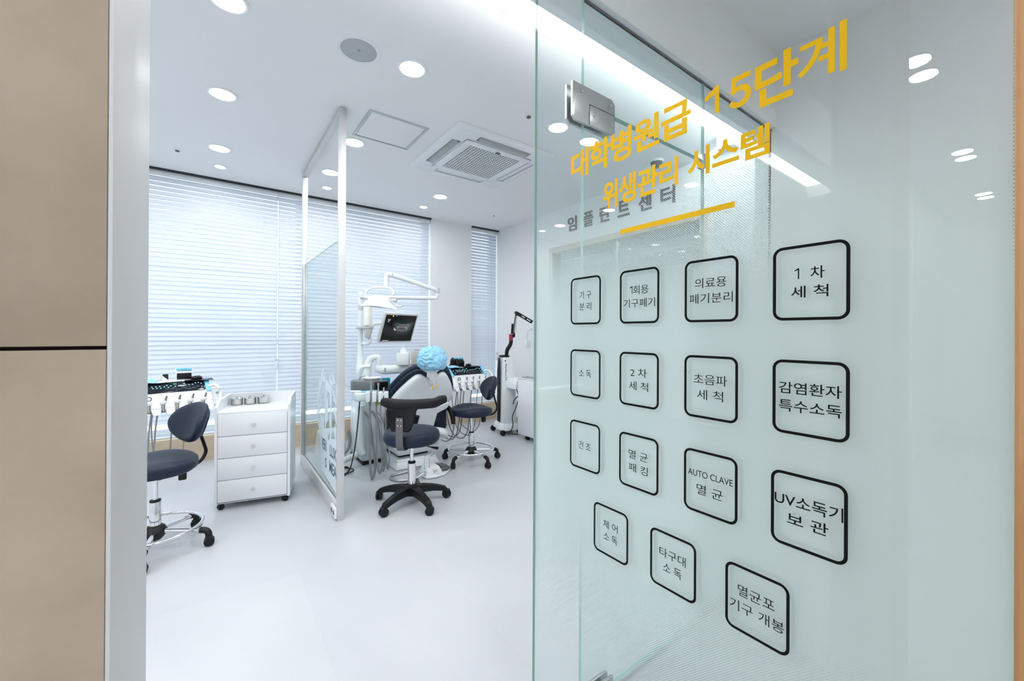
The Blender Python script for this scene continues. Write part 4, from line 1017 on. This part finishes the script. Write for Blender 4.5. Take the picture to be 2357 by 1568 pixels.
# ------------------------------------------------------------------ dental light on its arms
dl = thing('dental_light', 'white dental operating lamp on a jointed arm above the dental chair', 'lamp', (1.238, 4.365, 1.68))
MB().lathe([(.026, 0), (.028, .01), (.028, .03), (.022, .04)], 20).build('pole_joint', white_pl, dl)
MB().tube([(1.245, 4.35, 1.660), (1.50, 4.06, 1.658), (1.815, 3.815, 1.655), (1.836, 3.80, 1.662), (1.838, 3.798, 1.70), (1.836, 3.797, 1.735)], .0195, 16, 4).bw('lower_arm', white_pl, dl, dl, 60)
MB().tube([(1.836, 3.797, 1.735), (1.80, 3.80, 1.745), (1.62, 3.83, 1.795), (1.40, 3.88, 1.862)], [.024, .022, .021, .025], 16, 4).bw('spring_arm', white_pl, dl, dl, 60)
MB().lathe([(.028, 0), (.028, .045), (.02, .05)], 20, Matrix.Translation((1.838, 3.797, 1.712))).bw('elbow_cap', grey_pl, dl, dl)
MB().tube([(1.40, 3.88, 1.862), (1.365, 3.895, 1.865), (1.352, 3.90, 1.85), (1.35, 3.90, 1.80), (1.35, 3.90, 1.735)], [.024, .024, .024, .024, .026], 16, 4).bw('drop_tube', white_pl, dl, dl, 60)
Y_ = [(1.165, 3.975, 1.66), (1.185, 3.96, 1.70), (1.235, 3.93, 1.728), (1.31, 3.90, 1.735), (1.37, 3.85, 1.722), (1.392, 3.825, 1.69), (1.385, 3.815, 1.655)]
MB().tube(Y_, .0105, 12, 5).bw('yoke', white_pl, dl, dl, 60)
# head : sculpted shell, wider at the skirt. local x = along the head, y depth
Mh = Matrix.Translation((1.275, 3.895, 1.585)) @ Matrix.Rotation(R(-36), 4, 'Z') @ Matrix.Rotation(R(5), 4, 'Y') @ Matrix.Rotation(R(10), 4, 'X')
def hring(wl, wr, dy, z, n=36, droop=0):
    out = []
    for i in range(n):
        a = 2*math.pi*i/n; c, s_ = math.cos(a), math.sin(a)
        x = (wr if c > 0 else wl)*abs(c)**.75*(1 if c > 0 else -1); y = dy*abs(s_)**.8*(1 if s_ > 0 else -1)
        out.append((x, y, z-droop*abs(x)**1.5))
    return out
hd = MB().loft([hring(.165, .175, .075, -.030, droop=.25), hring(.178, .19, .085, -.022, droop=.28), hring(.155, .160, .080, -.012, droop=.2), hring(.125, .128, .074, .004, droop=.1), hring(.104, .112, .069, .026), hring(.086, .098, .062, .050), hring(.064, .078, .048, .066), hring(.03, .04, .02, .073)], True, Mh)
head = hd.bw('lamp_head', white_pl, dl, dl, 60)
MB().loft([hring(.120, .13, .055, -.031), hring(.115, .125, .05, -.042)], True, Mh).bw('lens', clear_pl, head, dl)
for s_ in (-1, 1):
    MB().tube([(s_*.10, 0, .035), (s_*.15, -.01, .04), (s_*.160, -.012, .022), (s_*.162, -.014, -.004 if s_ < 0 else .005)] + ([(s_*.18, -.016, -.012), (s_*.215, -.018, -.014), (s_*.235, -.018, -.002)] if s_ > 0 else []), .0085, 12, 4, M=Mh).bw('handle', white_pl2, head, dl, 60)
    MB().lathe([(.016, -.016), (.016, .016)], 16, Mh @ Matrix.Translation((s_*.158, -.012, .036)) @ Matrix.Rotation(R(90), 4, 'Y')).bw('handle_knob', grey_pl, head, dl)

# ------------------------------------------------------------------ monitor
mo = thing('monitor', 'white framed monitor showing a dental x-ray in front of the blinds', 'monitor', (1.617, 4.289, 1.35), rz=R(15.9))
Mt = Matrix.Rotation(R(22.4), 4, 'X')
MB().prism(rrect(.43, .335, .006), -.02, .012, .003, Mt @ Matrix.Rotation(R(90), 4, 'X'), axis='z').build('casing', mat('white_bezel', (.70, .71, .70), .35), mo)
MB().box(-.06, .06, .0, .045, -.06, .06, .01, Mt).build('mount', white_pl, mo)
def mk_xray():
    m = bpy.data.materials.new('xray_screen'); m.use_nodes = True; n = m.node_tree; n.nodes.clear(); L = n.links.new
    o = n.nodes.new('ShaderNodeOutputMaterial'); e = n.nodes.new('ShaderNodeEmission'); gl = n.nodes.new('ShaderNodeBsdfGlossy'); ad = n.nodes.new('ShaderNodeAddShader')
    t = n.nodes.new('ShaderNodeTexCoord'); s_ = n.nodes.new('ShaderNodeSeparateXYZ'); L(t.outputs['Generated'], s_.inputs[0])
    def mth(op, a, b=None, c=None):
        q = n.nodes.new('ShaderNodeMath'); q.operation = op
        for i, v in enumerate((a, b, c)):
            if v is None: continue
            if isinstance(v, (int, float)): q.inputs[i].default_value = v
            else: L(v, q.inputs[i])
        return q.outputs[0]
    X, Z = s_.outputs['X'], s_.outputs['Z']
    u = mth('SUBTRACT', X, .62); v = mth('SUBTRACT', Z, .50)
    # jaw arc: v + 1.2u^2 - band
    bow = mth('ADD', v, mth('MULTIPLY', mth('MULTIPLY', u, u), -1.1))
    def band(c, w_, g):
        d = mth('DIVIDE', mth('SUBTRACT', bow, c), w_); return mth('MULTIPLY', mth('EXPONENT', mth('MULTIPLY', mth('MULTIPLY', d, d), -1)), g)
    side = mth('EXPONENT', mth('MULTIPLY', mth('POWER', mth('ABSOLUTE', mth('DIVIDE', u, .27)), 4), -1))
    teeth = mth('ADD', mth('MULTIPLY', mth('SINE', mth('MULTIPLY', u, 105)), .5), .5)
    no = n.nodes.new('ShaderNodeTexNoise'); no.inputs['Scale'].default_value = 7; no.inputs['Detail'].default_value = 6; L(t.outputs['Generated'], no.inputs['Vector'])
    tb_ = mth('MULTIPLY', mth('ADD', mth('MULTIPLY', teeth, .7), .3), mth('ADD', band(.045, .045, .10), band(-.075, .05, .07)))
    tot = mth('MULTIPLY', mth('ADD', tb_, mth('ADD', band(.13, .022, .07), band(-.01, .20, .022))), side)
    tot = mth('MULTIPLY', tot, mth('MULTIPLY', no.outputs[0], 2.0))
    tot = mth('ADD', mth('MULTIPLY', tot, 1.9), .004)
    L(tot, e.inputs['Strength']); e.inputs[0].default_value = (.9, 1, .97, 1)
    gl.inputs[0].default_value = (.03, .03, .03, 1); gl.inputs['Roughness'].default_value = .15
    L(e.outputs[0], ad.inputs[0]); L(gl.outputs[0], ad.inputs[1]); L(ad.outputs[0], o.inputs[0])
    return m
scr = MB().box(-.199, .199, -.0135, -.0125, -.150, .150, 0, Mt).build('screen', mk_xray(), mo)
q = MB()
for x, z, w_, h_ in ((-.175, -.146, .075, .006), (-.165, .098, .034, .004), (-.165, .085, .028, .008), (-.165, .070, .02, .005), (-.02, .0, .006, .022), (.095, -.002, .012, .010), (.085, .004, .004, .01), (-.065, -.018, .014, .013), (-.05, -.026, .016, .013), (-.07, -.004, .012, .004)):
    q.box(x, x+w_, -.0142, -.0136, z, z+h_, 0, Mt)
q.build('screen_highlights', scr_w, scr)
MB().box(-.118, -.104, -.0142, -.0136, .132, .146, 0, Mt).build('yellow_icon', mat('icon_yellow', (.8, .75, .05), .5, emis=.6), scr)
MB().box(-.07, -.06, -.0142, -.0136, .135, .147, 0, Mt).build('blue_icon', mat('icon_blue', (.15, .3, .8), .5, emis=.6), scr)

# ------------------------------------------------------------------ dental chair
dch = thing('dental_chair', 'dark blue dental chair with white back shell, seen from behind', 'dental chair', (1.6, 3.9, 0))
MB().taper((1.375, 1.825, 3.685, 4.60), (1.40, 1.80, 3.72, 4.56), 0.004, .075, .012).taper((1.395, 1.805, 3.71, 4.57), (1.40, 1.80, 3.73, 4.5), .07, .09, .012).bw('base_plate', white_pl, dch, dch, 50)
MB().taper((1.44, 1.76, 3.79, 4.35), (1.50, 1.72, 3.95, 4.3), .08, .30, .02).bw('bellows', black_pl, dch, dch)
MB().taper((1.40, 1.79, 3.70, 4.3), (1.325, 1.825, 3.66, 4.5), .13, .265, .022).bw('lift_cover', white_pl, dch, dch, 50)
MB().taper((1.345, 1.86, 3.72, 4.95), (1.32, 1.885, 3.70, 5.0), .27, .34, .02).bw('seat_frame', white_pl, dch, dch, 50)
MB().taper((1.34, 1.87, 3.68, 5.0), (1.32, 1.89, 3.66, 5.0), .38, .50, .045, seg=4).bw('seat', navy, dch, dch, 60)
MB().taper((1.335, 1.52, 3.66, 3.80), (1.35, 1.53, 3.66, 3.80), .33, .54, .03).bw('side_bolster', navy, dch, dch, 60)
MB().taper((1.70, 1.90, 3.66, 3.82), (1.69, 1.88, 3.64, 3.82), .33, .60, .035).bw('side_bolster', navy, dch, dch, 60)
# backrest frame: plane through (1.57,3.66,.50) going up & towards the viewer
ang = R(31)
Mk = Matrix.Translation((1.585, 3.58, .53)) @ Matrix.Rotation(R(-2), 4, 'Y') @ Matrix.Rotation(ang, 4, 'X') @ Matrix.Diagonal((.93, 1, .83, 1))   # local x across, z along back, y = depth (front +)
Cv = Matrix(((1, 0, 0, 0), (0, 1, 0, 0), (0, 0, 1, 0), (0, 0, 0, 1)))
def sym(pts): return pts+[(-x, z) for x, z in pts[::-1]]
shell = sym([(.0, .500), (.035, .502), (.075, .535), (.115, .555), (.160, .535), (.215, .455), (.275, .345), (.325, .215), (.330, .13), (.29, .085), (.18, .062), (.0, .058)])
def smooth2(pts, k=4):
    n = len(pts); out = []
    for i in range(n):
        p0, p1, p2, p3 = (Vector(pts[j % n]) for j in (i-1, i, i+1, i+2))
        for t_ in range(k):
            t = t_/k; v = .5*((2*p1)+(-p0+p2)*t+(2*p0-5*p1+4*p2-p3)*t*t+(-p0+3*p1-3*p2+p3)*t**3); out.append((v.x, v.y))
    return out
def pil(outline, layers, M):
    """layers: (scale, y, cz) with centre height; adds curvature across"""
    b = MB(); b.loft([[(p[0]*s_, y+.55*(p[0]*s_)**2*cv, cz+(p[1]-cz)*s_) for p in outline] for s_, y, cz, cv in layers], True, M); return b
sh = smooth2(shell)
pil(sh, [(.3, -.030, .3, 1), (.85, -.028, .3, 1), (.96, -.022, .3, 1), (1.0, -.008, .3, 1), (1.0, .02, .3, 1)], Mk).bw('back_shell', mat('satin_white_shell', (.84, .87, .89), .3, var=.01), dch, dch, 60)
cush = smooth2(sym([(.0, .545), (.05, .570), (.11, .598), (.165, .590), (.235, .51), (.30, .385), (.35, .24), (.352, .12), (.30, .06), (.18, .04), (.0, .035)]))
pil(cush, [(.9, .018, .3, 1), (.985, .022, .3, 1), (1.0, .038, .3, 1), (.975, .052, .3, 1), (.93, .056, .3, 1)], Mk).bw('back_piping', navy, dch, dch, 60)
pil(cush, [(.93, .056, .3, 1), (1.0, .060, .31, 1), (1.03, .078, .31, 1), (1.0, .10, .31, 1), (.93, .112, .31, 1), (.6, .108, .31, 1)], Mk).bw('back_cushion', navy, dch, dch, 60)
# lower hinge yoke (white T)
yk = smooth2(sym([(.0, .150), (.10, .155), (.185, .185), (.205, .165), (.18, .11), (.10, .065), (.090, .02), (.088, -.10), (.078, -.15), (.0, -.155)]), 3)
pil([(p[0]+.045, p[1]-.02) for p in yk], [(1, -.052, .0, 0), (1, -.03, .0, 0)], Mk).bw('back_yoke', white_pl, dch, dch, 50)
MB().tube([(1.70, 3.60, .36), (1.79, 3.57, .34), (1.83, 3.60, .30), (1.80, 3.68, .26)], .035, 14, 4).bw('pivot_cover', white_pl, dch, dch, 60)
for s_ in (1, -1):
    x0 = 1.575+s_*.285
    MB().tube([(x0-s_*.04, 3.72, .56), (x0+s_*.01, 3.66, .57), (x0+s_*.03, 3.60, .53), (x0+s_*.045, 3.57, .46), (x0+s_*.045, 3.56, .40)], [.020, .024, .026, .026, .020], 12, 4, flat=(1, .8)).bw('armrest', black_lt, dch, dch, 60)
# headrest
Mhd = Matrix.Translation((1.53, 3.25, 1.075))
MB().box(-.045, .045, -.012, .018, -.165, -.06, .008, Mhd).bw('headrest_bracket', white_pl, dch, dch, 50)
MB().prism([(-.105, .0), (.105, .0), (.09, -.045), (.05, -.075), (-.05, -.075), (-.09, -.045)], -.005, .02, .006, Mhd @ Matrix.Translation((0, 0, -.045)), axis='y').bw('headrest_plate', white_pl, dch, dch, 50)
MB().box(-.025, .025, -.006, .006, -.26, -.15, .004, Mhd).bw('headrest_stem', chrome, dch, dch)
MB().box(-.018, .018, -.0135, -.012, -.085, -.078, 0, Mhd).box(-.024, -.019, -.0135, -.012, -.12, -.115, 0, Mhd).box(.022, .027, -.0135, -.012, -.12, -.115, 0, Mhd).bw('bracket_slot', black_pl, dch, dch)
MB().ell((0, .03, .0), (.11, .06, .075), Mhd).bw('headrest_cushion', navy, dch, dch, 60)
hc = thing('headrest_cover', 'crumpled light blue disposable bouffant cap over the headrest', 'cap', (1.53, 3.25, 1.065))
b = MB(); from mathutils import noise as NZ
n1, n2 = 96, 48; rings = []
for j in range(n2+1):
    ph = math.pi*(j/n2)*.88+.0001; ring = []
    for i in range(n1):
        th = 2*math.pi*i/n1
        d_ = Vector((math.sin(ph)*math.cos(th), math.sin(ph)*math.sin(th), math.cos(ph)))
        nz = NZ.noise(d_*2.2+Vector((3, 1, 7))); nf = abs(NZ.noise(Vector((math.cos(th)*1.7+nz*1.5, math.sin(th)*1.7, d_.z*.9+nz*2)))) ; nf2 = abs(NZ.noise(Vector((math.cos(th)*3.6+nz*2, math.sin(th)*3.6, d_.z*1.1+nz*3))))*math.sin(ph)
        gather = .03*math.cos(th*15+nz*5)*max(0, (j/n2-.62))/.38
        r_ = 1.04+.08*nz-.20*nf-.14*nf2+gather
        if j/n2 > .82: r_ *= 1-.9*(j/n2-.82)
        ring.append((.140*d_.x*r_, .095*d_.y*r_, .118*d_.z*r_))
    rings.append(ring)
b.loft(rings, True); b.build('cap_fabric', cap_blue, hc, 80)
# bib clip
bc = thing('bib_clip', 'thin bib chain with yellow clips hanging behind the headrest', 'bib clip', (1.53, 3.215, .935))
c = MB()
c.tube([(-.035, .0, .01), (-.033, .0, -.06), (-.028, -.01, -.09), (-.015, -.012, -.115)], .0016, 6, 3); c.tube([(.035, .0, .01), (.034, .0, -.05), (.028, -.01, -.085), (.012, -.012, -.115)], .0016, 6, 3)
c.build('cord', mat('pale_cord', (.6, .5, .55), .5), bc)
MB().box(-.006, .006, -.018, -.010, -.022, .0, .002, Matrix.Translation((-.024, 0, -.095)) @ Matrix.Rotation(R(-25), 4, 'Y')).build('clip', yellow, bc)
MB().box(-.006, .006, -.018, -.010, -.022, .0, .002, Matrix.Translation((.026, 0, -.085)) @ Matrix.Rotation(R(30), 4, 'Y')).build('clip', yellow, bc)
MB().tube([(-.02, -.014, -.108), (.0, -.014, -.128), (.018, -.014, -.10)], .003, 6, 2).build('clip_jaw', steel, bc)

# tissue boxes on the swing arm
t = thing('tissue_box', 'white tissue box with a tissue sticking out, on the swing arm', 'tissue box', (1.535, 3.93, .975), rz=R(-25))
MB().box(-.06, .06, -.06, .06, 0, .125, .008).build('box', white_pl, t)
b = MB(); b.loft([[(.035*math.cos(a)*s_, .012*math.sin(a)*s_+.006*math.sin(3*a), z) for a in [2*math.pi*i/20 for i in range(20)]] for s_, z in ((1, .122), (.95, .14), (.6, .165), (.2, .188), (.03, .195))]); b.build('tissue', tissue_m, t, 60)
MB().ell((-.035, -.03, .126), (.010, .006, .003)).build('slot', dk_grey, t)
t = thing('tissue_box', 'taller beige-grey box right of the white tissue box, on the swing arm', 'box', (1.645, 3.84, .985), rz=R(-25))
MB().box(-.055, .05, -.05, .06, 0, .135, .004).build('box', beige_pl, t)
MB().ell((0, 0, .134), (.035, .025, .008)).build('lid', dk_grey, t)

# ------------------------------------------------------------------ foot control
fc = thing('foot_control', 'white dental foot pedal with wire loop and steel hose on the floor', 'foot pedal', (1.60, 3.40, 0))
MB().prism([(1.50, 3.45), (1.52, 3.33), (1.60, 3.31), (1.70, 3.33), (1.80, 3.42), (1.72, 3.46), (1.62, 3.50)], .004, .018, .004).bw('base_plate', white_pl, fc, fc, 50)
MB().taper((1.52, 1.70, 3.36, 3.52), (1.55, 1.67, 3.38, 3.50), .015, .085, .015).bw('housing', white_pl, fc, fc, 50)
MB().prism([(0, .04), (.11, .015), (.115, .022), (.06, .065), (0, .07)], -.045, .045, .006, Matrix.Translation((1.685, 3.425, .01)) @ Matrix.Rotation(R(8), 4, 'Z'), axis='y').bw('treadle', dk_grey, fc, fc, 50)
MB().tube([(1.54, 3.42, .07), (1.545, 3.43, .16), (1.56, 3.45, .175), (1.60, 3.48, .182), (1.66, 3.50, .182), (1.655, 3.46, .18), (1.60, 3.42, .174), (1.575, 3.39, .165), (1.57, 3.38, .07)], .0035, 8, 5).bw('wire_loop', chrome, fc, fc, 60)
MB().tube([(1.56, 3.40, .04), (1.51, 3.37, .05), (1.46, 3.36, .03)], .011, 10, 3).bw('connector', chrome, fc, fc, 60)
MB().ell((1.62, 3.36, .055), (.018, .008, .014)).bw('switch', chrome, fc, fc)
MB().tube([(1.47, 3.36, .03), (1.40, 3.37, .016), (1.30, 3.42, .013), (1.265, 3.50, .013), (1.30, 3.57, .013), (1.40, 3.585, .014), (1.50, 3.56, .03), (1.545, 3.53, .05)], .0105, 12, 5).bw('steel_hose', steel, fc, fc, 60)

# ------------------------------------------------------------------ laser tower in the right corner
lz = thing('laser_tower', 'tall white treatment device on casters with black jointed arm, in the right corner', 'device', (3.09, 4.32, 0))
Ml = Matrix.Rotation(R(-12), 4, 'Z')
MB().taper((-.09, .10, -.11, .13), (-.075, .085, -.10, .10), .13, .985, .012, Ml).build('tower', white_pl, lz, 50)
MB().taper((-.13, .14, -.16, .17), (-.10, .11, -.12, .14), .055, .14, .015, Ml).build('foot', white_pl, lz, 50)
MB().prism([(-.02, .15), (-.02, .98), (.02, .98), (.05, .80), (.05, .15)], -.112, -.095, .004, Ml, axis='x').build('dark_side_cover', black_pl, lz)
MB().box(-.085, .02, -.05, .06, .985, 1.01, .006, Ml).build('arm_base', black_pl, lz)
MB().box(-.068, -.055, -.1025, -.099, .935, .952, 0, Ml).build('button', black_pl, lz)
T = Ml @ Matrix.Translation((-.052, -.1035, 0)) @ Matrix(((0, 0, 0, 0), (0, 0, -1, 0), (0, 1, 0, 0), (0, 0, 0, 1)))
MTX = lambda z: Ml @ Matrix.Translation((-.052, -.1045, z)) @ Matrix(((0, 1, 0, 0), (0, 0, -1, 0), (-1, 0, 0, 0), (0, 0, 0, 1)))
text_mesh('lettering', 'Perfect M', sign_black, lz, MTX(.80), .05, width=.20, hgt=.023, depth=.001)
text_mesh('lettering', 'Light', sign_black, lz, MTX(.50), .05, width=.10, hgt=.034, depth=.001)
MB().tube([(3.06, 4.28, 1.01), (3.065, 4.27, 1.08), (3.095, 4.245, 1.15), (3.105, 4.235, 1.21)], [.024, .026, .026, .024], 12, 4).bw('lower_arm', black_pl, lz, lz, 60)
MB().tube([(3.10, 4.238, 1.205), (3.098, 4.235, 1.285)], .027, 14, 1).bw('red_grip', red_pl, lz, lz)
MB().tube([(3.115, 4.21, 1.275), (3.13, 4.205, 1.275)], .034, 16, 1).bw('joint', black_pl, lz, lz)
MB().tube([(3.112, 4.20, 1.28), (3.12, 4.19, 1.42), (3.135, 4.18, 1.55)], .010, 10, 2).bw('rod', dk_grey, lz, lz)
MB().tube([(3.135, 4.19, 1.28), (3.15, 4.18, 1.53)], .009, 10, 1).bw('rod', white_pl, lz, lz)
MB().tube([(3.098, 4.215, 1.29), (3.10, 4.205, 1.42)], .014, 12, 1).bw('gas_spring', black_pl, lz, lz)
MB().tube([(3.128, 4.18, 1.545), (3.15, 4.17, 1.56)], .03, 16, 1).bw('joint', black_pl, lz, lz)
MB().tube([(3.14, 4.175, 1.56), (3.31, 4.06, 1.44)], .019, 12, 1, flat=(1.2, .8)).bw('upper_arm', black_pl, lz, lz)
MB().tube([(3.18, 4.118, 1.520), (3.215, 4.095, 1.495)], .006, 8, 1).tube([(3.235, 4.080, 1.482), (3.275, 4.055, 1.452)], .006, 8, 1).bw('arm_slot', white_pl, lz, lz)
MB().box(3.29, 3.36, 4.02, 4.06, 1.335, 1.43, .008).bw('handpiece_holder', white_pl, lz, lz)
MB().tube([(3.30, 4.03, 1.37), (3.255, 4.06, 1.33), (3.235, 4.075, 1.27), (3.232, 4.075, 1.205)], .006, 8, 4).bw('handpiece_cord', grey_pl, lz, lz)
MB().box(3.195, 3.275, 4.04, 4.085, 1.105, 1.21, .008).bw('hanging_controller', white_pl, lz, lz)
MB().prism([(3.02, .60), (3.02, .66), (3.05, .73), (3.24, .73), (3.24, .66), (3.10, .62)], 4.02, 4.23, .006, axis='y').bw('side_tray', white_pl, lz, lz, 50)
for x in (3.165, 3.20): MB().lathe([(.011, 0), (.011, .004)], 14, Matrix.Translation((x, 4.02, .70)) @ Matrix.Rotation(R(90), 4, 'X')).bw('socket', black_pl, lz, lz)
MB().tube([(3.20, 4.08, .62), (3.17, 4.09, .54), (3.08, 4.12, .46), (3.06, 4.13, .40)], .006, 8, 4).bw('cable', cable_b, lz, lz, 60)
MB().tube([(3.10, 4.13, .62), (3.14, 4.12, .48), (3.10, 4.12, .36), (3.05, 4.13, .24), (3.06, 4.13, .14), (3.02, 4.13, .06), (2.96, 4.20, .035), (3.0, 4.12, .03), (3.10, 4.08, .02)], .006, 8, 5).bw('cable', cable_b, lz, lz, 60)
for x, y in ((-.11, -.15), (.13, -.13), (-.12, .16), (.13, .16)):
    caster(Ml @ Matrix.Translation((x, y, 0)), lz, .032)

# ------------------------------------------------------------------ white cabinet by the glass door
rc = thing('side_cabinet', 'plain white cabinet on casters against the right wall, partly behind the lettered glass', 'cabinet', (3.03, 3.99, 0))
MB().box(0, .44, -1.05, 0, .06, .735, .003).build('carcass', lam_w, rc)
MB().box(-.004, .44, -1.055, .004, .735, .75, .002).build('worktop', lam_w, rc)
for k in range(2): MB().box(-.006, 0, -1.04+.52*k, -.53+.52*k, .075, .725, .001).build('door', lam_w, rc)
for x, y in ((.06, -.12), (.38, -.12), (.06, -.95), (.38, -.95)): caster(Matrix.Translation((x, y, 0)), rc, .027)
t = thing('instrument_tray', 'low steel instrument tray on the white side cabinet', 'tray', (3.16, 3.82, .751), rz=.1)
MB().prism(rrect(.20, .28, .02), 0, .012, .003).build('tray', steel, t); MB().box(-.05, .03, -.1, .1, .012, .022, .003).build('instruments', grey_pl, t)
